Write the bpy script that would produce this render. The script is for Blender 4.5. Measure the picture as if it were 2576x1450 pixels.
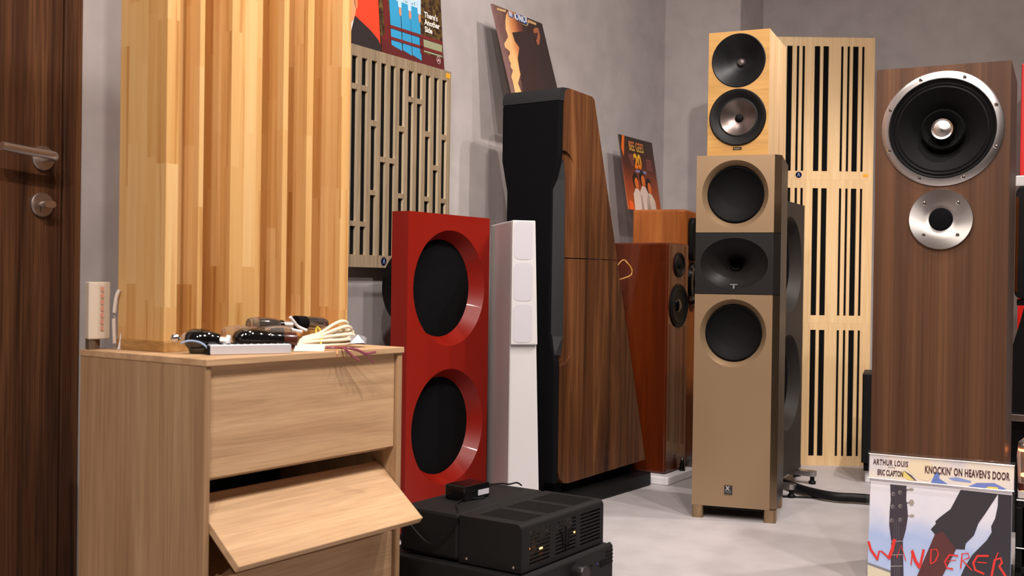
import bpy, bmesh, math, random
from mathutils import Vector, Matrix
random.seed(7)
for o in list(bpy.data.objects): bpy.data.objects.remove(o, do_unlink=True)
SC = bpy.context.scene
COL = SC.collection

# ------------------------------------------------------------------ camera
FPX, CX, CY, CAMH, ROLL, PITCH = 2700.0, 1288.0, 725.0, 0.735, 0.0145, math.atan(17/2700)
FW = Vector((0, math.cos(PITCH), -math.sin(PITCH)))
_r0 = Vector((1, 0, 0)); _u0 = _r0.cross(FW)
CR = _r0*math.cos(ROLL) + _u0*math.sin(ROLL)
CU = -_r0*math.sin(ROLL) + _u0*math.cos(ROLL)
CAM = Vector((0, 0, CAMH))
cd = bpy.data.cameras.new('camera'); cam = bpy.data.objects.new('camera', cd); COL.objects.link(cam)
cd.sensor_width = 36.0; cd.lens = FPX/2576*36; cd.clip_start = 0.05
m = Matrix((CR, CU, -FW)).transposed().to_4x4(); m.translation = CAM
cam.matrix_world = m
cd.dof.use_dof = True; cd.dof.focus_distance = 3.1; cd.dof.aperture_fstop = 5.6
SC.camera = cam

# ------------------------------------------------------------------ world, view, lamps
w = bpy.data.worlds.new('room_air'); SC.world = w; w.use_nodes = True
w.node_tree.nodes['Background'].inputs[0].default_value = (0.9, 0.85, 0.8, 1)
w.node_tree.nodes['Background'].inputs[1].default_value = 0.02
vs = SC.view_settings
vs.view_transform = 'Standard'; vs.look = 'None'; vs.gamma = 1.0; vs.use_curve_mapping = False; vs.exposure = 0.4
# ceiling spots, the last two added as fill: (along the left wall, out from it, height, watts, aim along, aim out, aim height, cone)
LAMPS = [(-1.6, -1.75, 2.78, 75, -0.7, -0.4, 0.6, 120), (-0.95, -1.75, 2.78, 75, -0.4, -0.4, 0.6, 120), (0.1, -1.75, 2.78, 80, 0.3, -0.4, 0.6, 120),
         (0.9, -2.0, 2.78, 85, 1.2, -0.5, 0.7, 120), (1.5, -1.9, 2.78, 75, 1.9, -1.2, 0.3, 88), (2.2, -1.77, 2.78, 95, 2.2, -1.5, 0.3, 84), (0.25, -0.9, 2.78, 55, 0.25, -0.85, 0.3, 110),
         (-0.9, -2.6, 2.78, 105, 3.0, -1.8, 1.2, 100), (-2.7, -2.0, 2.78, 85, 0.3, -0.6, 0.6, 120)]  # added fill spots: first brightens the back wall, second the cabinet's left side

def s2l(c):
    def f(v):
        v /= 255.0
        return v/12.92 if v <= .04045 else ((v+.055)/1.055)**2.4
    return (f(c[0]), f(c[1]), f(c[2]), 1.0)

# ------------------------------------------------------------------ pixel -> place
def ray(u, v): return FW + CR*((u-CX)/FPX) - CU*((v-CY)/FPX)
def P(u, v, Y):
    d = ray(u, v); return CAM + d*(Y/d.y)
def F(u, v, z=0.0):
    d = ray(u, v); return CAM + d*((z-CAMH)/d.z)
class Frame:
    def __init__(s, o, deg):
        s.o = Vector((o[0], o[1], 0)); s.deg = deg; t = math.radians(deg)
        s.R = Matrix.Rotation(t, 3, 'Z'); s.I = s.R.transposed()
    def L(s, u, v, ax, val):
        d = s.I @ ray(u, v); c = s.I @ (CAM-s.o); i = 'xyz'.index(ax)
        return c + d*((val-c[i])/d[i])
    def W(s, *p): return s.R @ Vector(p) + s.o
    def T(s, p): return s.I @ (Vector(p)-s.o)

WALL = Frame(P(110, 398, 2.3), 57)         # left wall: +x along it away from the camera, +y into it
for a, b, h, pw, ta, tb, th, cone in LAMPS:
    ld = bpy.data.lights.new('ceiling_and_fill_spot', 'SPOT'); ld.energy = pw; ld.color = (1.0, 0.915, 0.855)
    ld.spot_size = math.radians(cone); ld.spot_blend = 0.6; ld.shadow_soft_size = 0.035
    lo = bpy.data.objects.new('ceiling_and_fill_spot', ld); COL.objects.link(lo)
    p = WALL.W(a, b, h); q = WALL.W(ta, tb, th); lo.location = p
    lo.rotation_euler = (q-p).to_track_quat('-Z', 'Y').to_euler()

# ------------------------------------------------------------------ materials
MATS = {}
def newmat(name):
    m = bpy.data.materials.new(name); m.use_nodes = True
    nt = m.node_tree; return m, nt, nt.nodes['Principled BSDF']
def plain(name, c, rough=.5, metal=0.0, coat=0.0, emit=None, es=0, trans=0.0, alpha=1.0, bump=0, bscale=200, spec=.5, ior=1.45):
    if name in MATS: return MATS[name]
    m, nt, b = newmat(name)
    b.inputs['Base Color'].default_value = s2l(c); b.inputs['Roughness'].default_value = rough
    b.inputs['Metallic'].default_value = metal; b.inputs['Coat Weight'].default_value = coat
    b.inputs['Coat Roughness'].default_value = .06; b.inputs['Specular IOR Level'].default_value = spec
    b.inputs['Transmission Weight'].default_value = trans; b.inputs['Alpha'].default_value = alpha; b.inputs['IOR'].default_value = ior
    if emit: b.inputs['Emission Color'].default_value = s2l(emit); b.inputs['Emission Strength'].default_value = es
    if bump:
        tc = nt.nodes.new('ShaderNodeTexCoord'); n = nt.nodes.new('ShaderNodeTexNoise'); n.inputs['Scale'].default_value = bscale
        bp = nt.nodes.new('ShaderNodeBump'); bp.inputs['Strength'].default_value = bump; bp.inputs['Distance'].default_value = .002
        nt.links.new(tc.outputs['Object'], n.inputs['Vector']); nt.links.new(n.outputs['Fac'], bp.inputs['Height']); nt.links.new(bp.outputs['Normal'], b.inputs['Normal'])
    MATS[name] = m; return m
def ramp(nt, stops):
    r = nt.nodes.new('ShaderNodeValToRGB'); e = r.color_ramp.elements
    while len(e) < len(stops): e.new(.5)
    for k, (p, c) in enumerate(stops): e[k].position = p; e[k].color = s2l(c)
    return r
def mixc(nt, mode, fac, a, b):
    x = nt.nodes.new('ShaderNodeMix'); x.data_type = 'RGBA'; x.blend_type = mode; x.clamp_result = True
    if isinstance(fac, float): x.inputs[0].default_value = fac
    else: nt.links.new(fac, x.inputs[0])
    nt.links.new(a, x.inputs[6])
    if isinstance(b, tuple): x.inputs[7].default_value = b
    else: nt.links.new(b, x.inputs[7])
    return x.outputs[2]
def wood(name, dark, mid, light, axis='z', across=26, along=1.3, rough=.45, coat=0.0, fibre=.35, bands=.35, bscale=5.0, distort=.6, seed=0.0, spec=.5):
    """straight-to-wavy grain along one axis of the object"""
    if name in MATS: return MATS[name]
    m, nt, b = newmat(name); N = nt.nodes.new; Lk = nt.links.new
    tc = N('ShaderNodeTexCoord')
    def mp(sa, sx):
        k = N('ShaderNodeMapping'); sc = [sx, sx, sx]; sc['xyz'.index(axis)] = sa
        k.inputs['Scale'].default_value = sc; k.inputs['Location'].default_value = (seed, seed*.7, seed*1.3)
        Lk(tc.outputs['Object'], k.inputs['Vector']); return k.outputs['Vector']
    n1 = N('ShaderNodeTexNoise'); n1.inputs['Scale'].default_value = 1; n1.inputs['Detail'].default_value = 5; n1.inputs['Roughness'].default_value = .6; n1.inputs['Distortion'].default_value = distort
    Lk(mp(along, across), n1.inputs['Vector'])
    r1 = ramp(nt, [(.3, dark), (.5, mid), (.72, light)]); Lk(n1.outputs['Fac'], r1.inputs['Fac'])
    n2 = N('ShaderNodeTexNoise'); n2.inputs['Scale'].default_value = 1; n2.inputs['Detail'].default_value = 3
    Lk(mp(along*5, across*11), n2.inputs['Vector'])
    r2 = ramp(nt, [(.35, (120, 120, 120)), (.6, (255, 255, 255))]); Lk(n2.outputs['Fac'], r2.inputs['Fac'])
    c = mixc(nt, 'MULTIPLY', fibre, r1.outputs['Color'], r2.outputs['Color'])
    n3 = N('ShaderNodeTexNoise'); n3.inputs['Scale'].default_value = 1; n3.inputs['Detail'].default_value = 1
    Lk(mp(along*.25, bscale), n3.inputs['Vector'])
    r3 = ramp(nt, [(.38, (135, 125, 118)), (.62, (255, 255, 255))]); Lk(n3.outputs['Fac'], r3.inputs['Fac'])
    c = mixc(nt, 'MULTIPLY', bands, c, r3.outputs['Color'])
    Lk(c, b.inputs['Base Color']); b.inputs['Roughness'].default_value = rough
    b.inputs['Coat Weight'].default_value = coat; b.inputs['Coat Roughness'].default_value = .05; b.inputs['Specular IOR Level'].default_value = spec
    bp = N('ShaderNodeBump'); bp.inputs['Strength'].default_value = .08; bp.inputs['Distance'].default_value = .001
    Lk(n2.outputs['Fac'], bp.inputs['Height']); Lk(bp.outputs['Normal'], b.inputs['Normal'])
    MATS[name] = m; return m
def jointed_pine(name):
    """finger-jointed pine laminate: short staves of slightly different tone"""
    m, nt, b = newmat(name); N = nt.nodes.new; Lk = nt.links.new
    tc = N('ShaderNodeTexCoord'); sp = N('ShaderNodeSeparateXYZ'); Lk(tc.outputs['Object'], sp.inputs[0])
    ad = N('ShaderNodeMath'); ad.operation = 'MULTIPLY_ADD'; Lk(sp.outputs['Y'], ad.inputs[0]); ad.inputs[1].default_value = 1.07; Lk(sp.outputs['X'], ad.inputs[2])
    fl = N('ShaderNodeMath'); fl.operation = 'SNAP'; Lk(ad.outputs[0], fl.inputs[0]); fl.inputs[1].default_value = .031
    wn = N('ShaderNodeTexWhiteNoise'); wn.noise_dimensions = '1D'; Lk(fl.outputs[0], wn.inputs['W'])
    zz = N('ShaderNodeMath'); zz.operation = 'MULTIPLY_ADD'; Lk(wn.outputs['Value'], zz.inputs[0]); zz.inputs[1].default_value = 3.1; Lk(sp.outputs['Z'], zz.inputs[2])
    zs = N('ShaderNodeMath'); zs.operation = 'SNAP'; Lk(zz.outputs[0], zs.inputs[0]); zs.inputs[1].default_value = .27
    cb = N('ShaderNodeCombineXYZ'); Lk(fl.outputs[0], cb.inputs[0]); Lk(zs.outputs[0], cb.inputs[1])
    w2 = N('ShaderNodeTexWhiteNoise'); w2.noise_dimensions = '3D'; Lk(cb.outputs[0], w2.inputs['Vector'])
    r0 = ramp(nt, [(0, (203, 158, 98)), (.3, (211, 168, 110)), (.75, (216, 176, 120)), (1, (221, 185, 132))]); Lk(w2.outputs['Value'], r0.inputs['Fac'])
    k = N('ShaderNodeMapping'); k.inputs['Scale'].default_value = (55, 55, 1.4); Lk(tc.outputs['Object'], k.inputs['Vector'])
    of = N('ShaderNodeVectorMath'); of.operation = 'MULTIPLY_ADD'; Lk(w2.outputs['Color'], of.inputs[0]); of.inputs[1].default_value = (9, 9, 9); Lk(k.outputs[0], of.inputs[2])
    n1 = N('ShaderNodeTexNoise'); n1.inputs['Scale'].default_value = 1; n1.inputs['Detail'].default_value = 4; n1.inputs['Distortion'].default_value = .5; Lk(of.outputs[0], n1.inputs['Vector'])
    r1 = ramp(nt, [(.3, (206, 170, 122)), (.42, (246, 232, 210)), (.66, (255, 252, 246))]); Lk(n1.outputs['Fac'], r1.inputs['Fac'])
    c = mixc(nt, 'MULTIPLY', .8, r0.outputs['Color'], r1.outputs['Color'])
    Lk(c, b.inputs['Base Color']); b.inputs['Roughness'].default_value = .42
    MATS[name] = m; return m
def mottled(name, a, c2, scale=1.6, rough=.8, bump=.05, coat=0.0, fine=.25, spec=.5):
    """trowelled cement / concrete"""
    m, nt, b = newmat(name); N = nt.nodes.new; Lk = nt.links.new
    tc = N('ShaderNodeTexCoord'); n = N('ShaderNodeTexNoise'); n.inputs['Scale'].default_value = scale; n.inputs['Detail'].default_value = 6; n.inputs['Roughness'].default_value = .55; n.inputs['Distortion'].default_value = .4
    Lk(tc.outputs['Object'], n.inputs['Vector']); r = ramp(nt, [(.34, a), (.66, c2)]); Lk(n.outputs['Fac'], r.inputs['Fac'])
    n2 = N('ShaderNodeTexNoise'); n2.inputs['Scale'].default_value = scale*9; n2.inputs['Detail'].default_value = 5; Lk(tc.outputs['Object'], n2.inputs['Vector'])
    r2 = ramp(nt, [(.35, (205, 205, 205)), (.6, (255, 255, 255))]); Lk(n2.outputs['Fac'], r2.inputs['Fac'])
    Lk(mixc(nt, 'MULTIPLY', fine, r.outputs['Color'], r2.outputs['Color']), b.inputs['Base Color'])
    b.inputs['Roughness'].default_value = rough; b.inputs['Coat Weight'].default_value = coat; b.inputs['Coat Roughness'].default_value = .25; b.inputs['Specular IOR Level'].default_value = spec
    bp = N('ShaderNodeBump'); bp.inputs['Strength'].default_value = bump; bp.inputs['Distance'].default_value = .01
    Lk(n2.outputs['Fac'], bp.inputs['Height']); Lk(bp.outputs['Normal'], b.inputs['Normal'])
    MATS[name] = m; return m
def brushed(name, c, axisless=True, rough=.32):
    """spun metal"""
    m, nt, b = newmat(name); N = nt.nodes.new; Lk = nt.links.new
    b.inputs['Base Color'].default_value = s2l(c); b.inputs['Metallic'].default_value = 1; b.inputs['Roughness'].default_value = rough
    b.inputs['Anisotropic'].default_value = .75
    tg = N('ShaderNodeTangent'); tg.direction_type = 'RADIAL'; tg.axis = 'Y'; Lk(tg.outputs[0], b.inputs['Tangent'])
    MATS[name] = m; return m

M_WALL = mottled('trowelled_cement_wall', (178, 170, 168), (194, 186, 184), 1.3, .8, .04, spec=.3)
M_FLOOR = mottled('polished_concrete', (160, 155, 156), (180, 174, 175), 1.1, .5, .03, coat=.06)
M_CEIL = plain('ceiling_paint', (150, 142, 136), .9)
M_DOOR = wood('door_walnut', (62, 36, 22), (104, 66, 42), (130, 88, 58), 'z', 30, .9, .5, fibre=.55, bands=.55, bscale=11, distort=1.2, spec=.3)
M_STEEL = plain('satin_steel', (226, 216, 208), .36, 1.0)
M_STEELD = plain('satin_steel_rose', (190, 178, 170), .4, 1.0)
M_PINE = jointed_pine('jointed_pine')
M_PINEX = wood('pine_endgrain', (170, 120, 62), (198, 148, 84), (214, 170, 108), 'y', 60, 14, .5)
M_OAKZ = wood('oak_melamine_upright', (158, 122, 88), (174, 138, 102), (186, 151, 115), 'z', 24, 1.0, .55, fibre=.22, bands=.2, bscale=10, distort=1.2, spec=.3)
M_OAKX = wood('oak_melamine_level', (184, 146, 108), (198, 161, 122), (208, 173, 134), 'x', 24, 1.6, .55, fibre=.18, bands=.15, bscale=12, distort=1.6, spec=.3)
M_GOAK = wood('grey_oak_board', (132, 112, 88), (152, 132, 106), (168, 149, 122), 'z', 70, 3, .6, fibre=.35, bands=.15)
M_RED = plain('red_lacquer', (126, 17, 3), .42, 0, .05, spec=.35, bump=.03, bscale=600)
M_BLACKFAB = plain('black_grille_cloth', (12, 12, 14), .95, bump=.3, bscale=900, spec=.08)
M_BLACK = plain('black_satin', (8, 8, 9), .5, spec=.25)
M_BLACKM = plain('black_matt', (3, 3, 3), .9, spec=.2)
M_BLACKG = plain('black_gloss', (10, 10, 11), .12, coat=.5)
M_DGREY = plain('graphite_lacquer', (44, 40, 37), .5, spec=.3)
M_WHITE = plain('white_lacquer', (190, 187, 187), .45)
M_WHITEG = plain('white_grille', (180, 177, 182), .85, bump=.25, bscale=1200)
M_WALN = wood('tower_walnut', (58, 31, 16), (96, 57, 32), (128, 82, 48), 'z', 20, 1.0, .4, coat=.08, fibre=.35, bands=.5, bscale=14, distort=1.3, spec=.3)
M_WALZ = wood('straight_walnut', (72, 45, 29), (88, 57, 37), (101, 68, 44), 'z', 14, .3, .45, fibre=.3, bands=.35, bscale=18, distort=.9, spec=.25)
M_CHER = wood('cherry_gloss', (74, 23, 3), (94, 33, 5), (112, 44, 8), 'z', 12, 1.2, .35, coat=.5, spec=.3, fibre=.15, bands=.2)
M_AMBER = wood('amber_cherry', (146, 76, 27), (166, 92, 37), (180, 107, 48), 'z', 30, 1.6, .45, coat=.1, spec=.3, fibre=.2, bands=.2)
M_GOLD = plain('champagne_lacquer', (148, 122, 94), .36, .5, .25, spec=.4)
M_GOLDD = plain('champagne_edge', (150, 126, 98), .22, .95, .3)
M_BIRCH = wood('birch_ply_front', (170, 126, 63), (184, 138, 72), (194, 149, 83), 'x', 40, 3, .45, fibre=.15, bands=.12)
M_BIRCHS = wood('birch_side', (206, 168, 120), (220, 184, 138), (228, 196, 152), 'z', 30, 2, .45, fibre=.15, bands=.12)
M_MAPLE = wood('maple_board', (216, 178, 126), (228, 192, 142), (236, 204, 156), 'z', 60, 2, .5, fibre=.12, bands=.1)
M_SPUN = brushed('spun_aluminium', (196, 190, 186))
M_ALU = plain('aluminium_bezel', (186, 180, 178), .3, 1.0)
M_CHROME = plain('chrome', (220, 215, 210), .06, 1.0)
M_FOAM = plain('white_foam', (226, 222, 224), .9)
M_RUBBER = plain('black_rubber', (12, 12, 12), .55, spec=.25)
M_CONE = plain('black_paper_cone', (10, 10, 10), .7, spec=.15)
M_CONEM = plain('grey_metal_cone', (112, 100, 96), .3, .9)
M_AMPB = plain('powder_black', (15, 14, 13), .62, bump=.15, bscale=700, spec=.3)
M_GLASSB = plain('smoked_tube_glass', (8, 7, 8), .04, coat=1.0)
M_GLASSC = plain('clear_tube_glass', (225, 215, 205), .03, trans=.92, alpha=1, ior=1.3)
M_GETTER = plain('silvered_tube_glass', (150, 140, 132), .08, .9)
M_IVORY = plain('ivory_cable', (226, 214, 190), .4, coat=.3)
M_PURPLE = plain('violet_clear_wire', (150, 74, 88), .25, trans=.25, coat=.5)
M_YELL = plain('yellow_tie', (226, 196, 60), .5)
M_ORANGE = plain('orange_sticker', (240, 160, 40), .6)
M_HAIR = plain('paper_white', (222, 210, 200), .7)
M_CLEAR = plain('clear_plastic', (235, 230, 228), .12, trans=.85, ior=1.2)
M_GLOW = plain('glowing_filament', (255, 150, 70), .5, emit=(255, 140, 60), es=14)
M_BLUEB = plain('blue_foil_badge', (24, 22, 90), .15, .6, .6)
M_BROWNB = plain('brown_tube_base', (70, 34, 26), .2, coat=.6)
M_RUBY = plain('red_plastic', (190, 20, 16), .4)
M_LBLUE = plain('pale_blue_wire', (150, 176, 214), .4)
M_YWIRE = plain('amber_clear_wire', (196, 140, 70), .3, coat=.4)
M_COPPER = plain('copper_trim', (180, 110, 60), .25, 1.0)
def ink(c, rough=.35): return plain('print_%d_%d_%d' % c, c, rough, coat=.15)

# ------------------------------------------------------------------ mesh helpers
class MB:
    def __init__(s): s.v = []; s.f = []
    def add(s, vs, fs):
        n = len(s.v); s.v += [tuple(x) for x in vs]; s.f += [tuple(i+n for i in f) for f in fs]; return s
    def box(s, x0, x1, y0, y1, z0, z1):
        return s.add([(x0,y0,z0),(x1,y0,z0),(x1,y1,z0),(x0,y1,z0),(x0,y0,z1),(x1,y0,z1),(x1,y1,z1),(x0,y1,z1)],
                     [(0,3,2,1),(4,5,6,7),(0,1,5,4),(1,2,6,5),(2,3,7,6),(3,0,4,7)])
    def prism(s, pts, axis, a, b):
        """polygon pts in the plane of the two other axes, extruded along axis from a to b"""
        def mk(p, t):
            if axis == 'x': return (t, p[0], p[1])
            if axis == 'y': return (p[0], t, p[1])
            return (p[0], p[1], t)
        n = len(pts); vs = [mk(p, a) for p in pts] + [mk(p, b) for p in pts]
        fs = [tuple(range(n)), tuple(range(2*n-1, n-1, -1))] + [(i, i+n, (i+1) % n+n, (i+1) % n) for i in range(n)]
        return s.add(vs, fs)
    def lathe(s, prof, cx, cz, seg=48, ex=1.0, ez=1.0, close0=True, close1=True):
        """profile of (radius, y) turned about the y axis through (cx, cz)"""
        vs = []; fs = []
        for r, y in prof:
            for k in range(seg):
                t = 2*math.pi*k/seg; vs.append((cx+r*ex*math.cos(t), y, cz+r*ez*math.sin(t)))
        for i in range(len(prof)-1):
            for k in range(seg):
                a = i*seg+k; b = i*seg+(k+1) % seg; fs.append((a, a+seg, b+seg, b))
        if close0: fs.append(tuple(range(seg)))
        if close1: fs.append(tuple(reversed(range((len(prof)-1)*seg, len(prof)*seg))))
        return s.add(vs, fs)
    def lathez(s, prof, cx, cy, seg=32):
        t = MB().lathe([(r, z) for r, z in prof], 0, 0, seg)
        return s.add([(cx+x, cy-z, y) for x, y, z in t.v], t.f)
    def between(s, p, q, prof, seg=24):
        """turned profile (radius, fraction of the way from p to q)"""
        p = Vector(p); q = Vector(q); ax = (q-p); ln = ax.length; ax.normalize()
        u = ax.orthogonal().normalized(); v = ax.cross(u); vs = []; fs = []
        for r, f in prof:
            for k in range(seg):
                t = 2*math.pi*k/seg; vs.append(p+ax*(f*ln)+u*(r*math.cos(t))+v*(r*math.sin(t)))
        for i in range(len(prof)-1):
            for k in range(seg):
                a = i*seg+k; b = i*seg+(k+1) % seg; fs.append((a, b, b+seg, a+seg))
        fs.append(tuple(reversed(range(seg)))); fs.append(tuple(range((len(prof)-1)*seg, len(prof)*seg)))
        return s.add(vs, fs)
    def tube(s, pts, r, seg=8, smooth=4, closed=False, flat=1.0):
        pts = [Vector(p) for p in pts]; n = len(pts)
        if smooth > 1:
            out = []; rng = n if closed else n-1
            for i in range(rng):
                if closed: a, b, c, d = pts[i-1], pts[i], pts[(i+1) % n], pts[(i+2) % n]
                else: a, b, c, d = pts[max(i-1, 0)], pts[i], pts[i+1], pts[min(i+2, n-1)]
                for k in range(smooth):
                    t = k/smooth; out.append(.5*((2*b)+(c-a)*t+(2*a-5*b+4*c-d)*t*t+(3*b-a-3*c+d)*t**3))
            if not closed: out.append(pts[-1])
            pts = out; n = len(pts)
        vs = []; fs = []; up = Vector((0, 0, 1))
        for i in range(n):
            t = (pts[(i+1) % n]-pts[i-1]) if closed else (pts[min(i+1, n-1)]-pts[max(i-1, 0)])
            t.normalize(); a = t.cross(up)
            if a.length < .05: a = t.cross(Vector((1, 0, 0)))
            a.normalize(); b = a.cross(t)
            rr = r[min(i*len(r)//n, len(r)-1)] if isinstance(r, (list, tuple)) else r
            for k in range(seg):
                th = 2*math.pi*k/seg; vs.append(pts[i]+a*(rr*math.cos(th))+b*(rr*flat*math.sin(th)))
        for i in range(n if closed else n-1):
            for k in range(seg):
                j = (i+1) % n; fs.append((i*seg+k, i*seg+(k+1) % seg, j*seg+(k+1) % seg, j*seg+k))
        if not closed: fs.append(tuple(reversed(range(seg)))); fs.append(tuple(range((n-1)*seg, n*seg)))
        return s.add(vs, fs)
    def holed(s, x0, x1, z0, z1, cx, cz, rx, rz, y, seg=64):
        """flat rectangle facing -y with an elliptical hole"""
        cor = [math.atan2(b-cz, a-cx) for a in (x0, x1) for b in (z0, z1)]
        an = sorted([2*math.pi*k/seg-math.pi for k in range(seg)] + cor); vi = []; vo = []
        for t in an:
            c, n = math.cos(t), math.sin(t); vi.append((cx+rx*c, y, cz+rz*n))
            k = min([(x1-cx)/c if c > 1e-9 else 1e9, (x0-cx)/c if c < -1e-9 else 1e9, (z1-cz)/n if n > 1e-9 else 1e9, (z0-cz)/n if n < -1e-9 else 1e9])
            vo.append((cx+k*c, y, cz+k*n))
        n = len(an); return s.add(vi+vo, [(i, (i+1) % n, (i+1) % n+n, i+n) for i in range(n)])
    def gridboard(s, xs, zs, hole, y0, y1, edge=None):
        """board between y0 (front) and y1 with rectangular cells left out"""
        nx, nz = len(xs)-1, len(zs)-1; E_ = edge or s
        def inner(i, j): return 0 <= i < nx and 0 <= j < nz
        def solid(i, j): return 0 <= i < nx and 0 <= j < nz and not hole(i, j)
        for i in range(nx):
            for j in range(nz):
                if not solid(i, j): continue
                a, b, c, d = xs[i], xs[i+1], zs[j], zs[j+1]
                s.add([(a,y0,c),(b,y0,c),(b,y0,d),(a,y0,d)], [(0,1,2,3)]); s.add([(a,y1,c),(b,y1,c),(b,y1,d),(a,y1,d)], [(3,2,1,0)])
                if not solid(i-1, j): (E_ if inner(i-1, j) else s).add([(a,y0,c),(a,y0,d),(a,y1,d),(a,y1,c)], [(0,1,2,3)])
                if not solid(i+1, j): (E_ if inner(i+1, j) else s).add([(b,y0,c),(b,y1,c),(b,y1,d),(b,y0,d)], [(0,1,2,3)])
                if not solid(i, j-1): (E_ if inner(i, j-1) else s).add([(a,y0,c),(a,y1,c),(b,y1,c),(b,y0,c)], [(0,1,2,3)])
                if not solid(i, j+1): (E_ if inner(i, j+1) else s).add([(a,y0,d),(b,y0,d),(b,y1,d),(a,y1,d)], [(0,1,2,3)])
        return s
    def poly(s, pts, y):
        return s.add([(p[0], y, p[1]) for p in pts], [tuple(range(len(pts)))])
    def build(s, name, mat, parent=None, smooth=False, bevel=0.0, seg=2, label=None, merge=True):
        me = bpy.data.meshes.new(name); me.from_pydata(s.v, [], s.f); me.validate()
        if merge:
            bm = bmesh.new(); bm.from_mesh(me); bmesh.ops.remove_doubles(bm, verts=bm.verts, dist=1e-6)
            bmesh.ops.recalc_face_normals(bm, faces=bm.faces); bm.to_mesh(me); bm.free()
        if smooth:
            me.shade_smooth(); me.set_sharp_from_angle(angle=math.radians(35))
        me.materials.append(mat)
        o = bpy.data.objects.new(name, me); COL.objects.link(o)
        if parent: o.parent = parent
        if bevel:
            b = o.modifiers.new('edge', 'BEVEL'); b.width = bevel; b.segments = seg; b.limit_method = 'ANGLE'; b.angle_limit = math.radians(40)
        if label: o['label'] = label
        return o
def box(name, mat, parent, *d, bevel=0.0015, **k): return MB().box(*d).build(name, mat, parent, bevel=bevel, **k)
def thing(name, label, cat, loc=(0, 0, 0), deg=0.0, group=None, tilt=0.0):
    o = bpy.data.objects.new(name, None); COL.objects.link(o); o.empty_display_size = .05
    o.location = loc; o.rotation_euler = (math.radians(tilt), 0, math.radians(deg))
    o['label'] = label; o['category'] = cat
    if group: o['group'] = group
    return o
def tag(o, label, cat, group=None):
    o['label'] = label; o['category'] = cat
    if group: o['group'] = group
    return o
def struct(o): o['kind'] = 'structure'; return o
def text(body, name, mat, parent, x, z, y, size, sx=1.0, align='LEFT', bold=0.0, deg=0, shear=0.0, spacing=1.0):
    cu = bpy.data.curves.new('t', 'FONT'); cu.body = body; cu.size = size; cu.align_x = align; cu.offset = bold; cu.shear = shear; cu.space_character = spacing; cu.resolution_u = 3
    t = bpy.data.objects.new('t', cu); COL.objects.link(t)
    dg = bpy.context.evaluated_depsgraph_get(); me = bpy.data.meshes.new_from_object(t.evaluated_get(dg))
    bpy.data.objects.remove(t, do_unlink=True)
    c, s_ = math.cos(math.radians(deg)), math.sin(math.radians(deg))
    for v in me.vertices:
        a, b = v.co.x*sx, v.co.y; v.co = (x+a*c-b*s_, y, z+a*s_+b*c)
    me.name = name; me.materials.clear(); me.materials.append(mat)
    o = bpy.data.objects.new(name, me); COL.objects.link(o); o.parent = parent; return o
def ell(cx, cz, rx, rz, n=24, rot=0):
    c, s_ = math.cos(rot), math.sin(rot)
    return [(cx+rx*math.cos(t)*c-rz*math.sin(t)*s_, cz+rx*math.cos(t)*s_+rz*math.sin(t)*c) for t in (2*math.pi*k/n for k in range(n))]
def arc(cx, cz, r, a0, a1, n=8):
    return [(cx+r*math.cos(math.radians(a0+(a1-a0)*k/n)), cz+r*math.sin(math.radians(a0+(a1-a0)*k/n))) for k in range(n+1)]
def rrect(x0, x1, z0, z1, r, n=5):
    return arc(x1-r, z0+r, r, -90, 0, n)+arc(x1-r, z1-r, r, 0, 90, n)+arc(x0+r, z1-r, r, 90, 180, n)+arc(x0+r, z0+r, r, 180, 270, n)
def cut(o, cutter):
    md = o.modifiers.new('cut', 'BOOLEAN'); md.object = cutter; md.operation = 'DIFFERENCE'; md.solver = 'EXACT'
    dg = bpy.context.evaluated_depsgraph_get(); me = bpy.data.meshes.new_from_object(o.evaluated_get(dg))
    old = o.data; o.modifiers.clear(); o.data = me; bpy.data.meshes.remove(old)
def screw(parent, x, z, y, r=.004):
    return MB().lathe([(r, y), (r, y-.001), (r*.6, y-.0016), (r*.55, y-.0006), (.0002, y-.0006)], x, z, 14, close0=False).build('screw', M_CHROME, parent, smooth=True)

# ------------------------------------------------------------------ the room
WY = .04                                    # wall surface behind the panel fronts
cx_ = WALL.L(1672, 200, 'y', WY).x          # corner, metres along the wall
C0 = WALL.W(cx_, WY, 0)
BK = Frame(C0, -33)
p1 = BK.L(1863, 40, 'y', 0).x; P1 = BK.W(p1, 0, 0)
RT = Frame(P1, 57); p2 = RT.L(1920, 40, 'y', 0).x
XB = cx_ + p2                               # back wall, metres along
X0, YF = -3.2, -4.6
HC = 2.9
def wallobj(name, mat, *d):
    o = MB().box(*d).build(name, mat, None); o.location = WALL.o; o.rotation_euler.z = math.radians(57); return struct(o)
DX1 = WALL.L(204, 300, 'y', WY).x           # door frame edge
DXG = WALL.L(158, 400, 'y', WY).x           # gap between leaf and frame
DX0 = DX1-1.0; DZ = 2.12
wl = MB().box(X0, DX0, WY, WY+.15, 0, HC).box(DX0, DX1, WY, WY+.15, DZ, HC).box(DX1, XB, WY, WY+.15, 0, HC).build('wall_left', M_WALL)
wl.location = WALL.o; wl.rotation_euler.z = math.radians(57); struct(wl)
wallobj('wall_back', M_WALL, XB, XB+.15, YF, WY+.15, 0, HC)
wallobj('wall_pillar', M_WALL, cx_, XB, WY-p1, WY, 0, HC)
wallobj('wall_front', M_WALL, X0-.15, X0, YF, WY+.15, 0, HC)
wallobj('wall_right', M_WALL, X0, XB, YF-.15, YF, 0, HC)
wallobj('floor', M_FLOOR, X0-.15, XB+.15, YF-.15, WY+.15, -.1, 0)
wallobj('ceiling', M_CEIL, X0-.15, XB+.15, YF-.15, WY+.15, HC, HC+.1)

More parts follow.
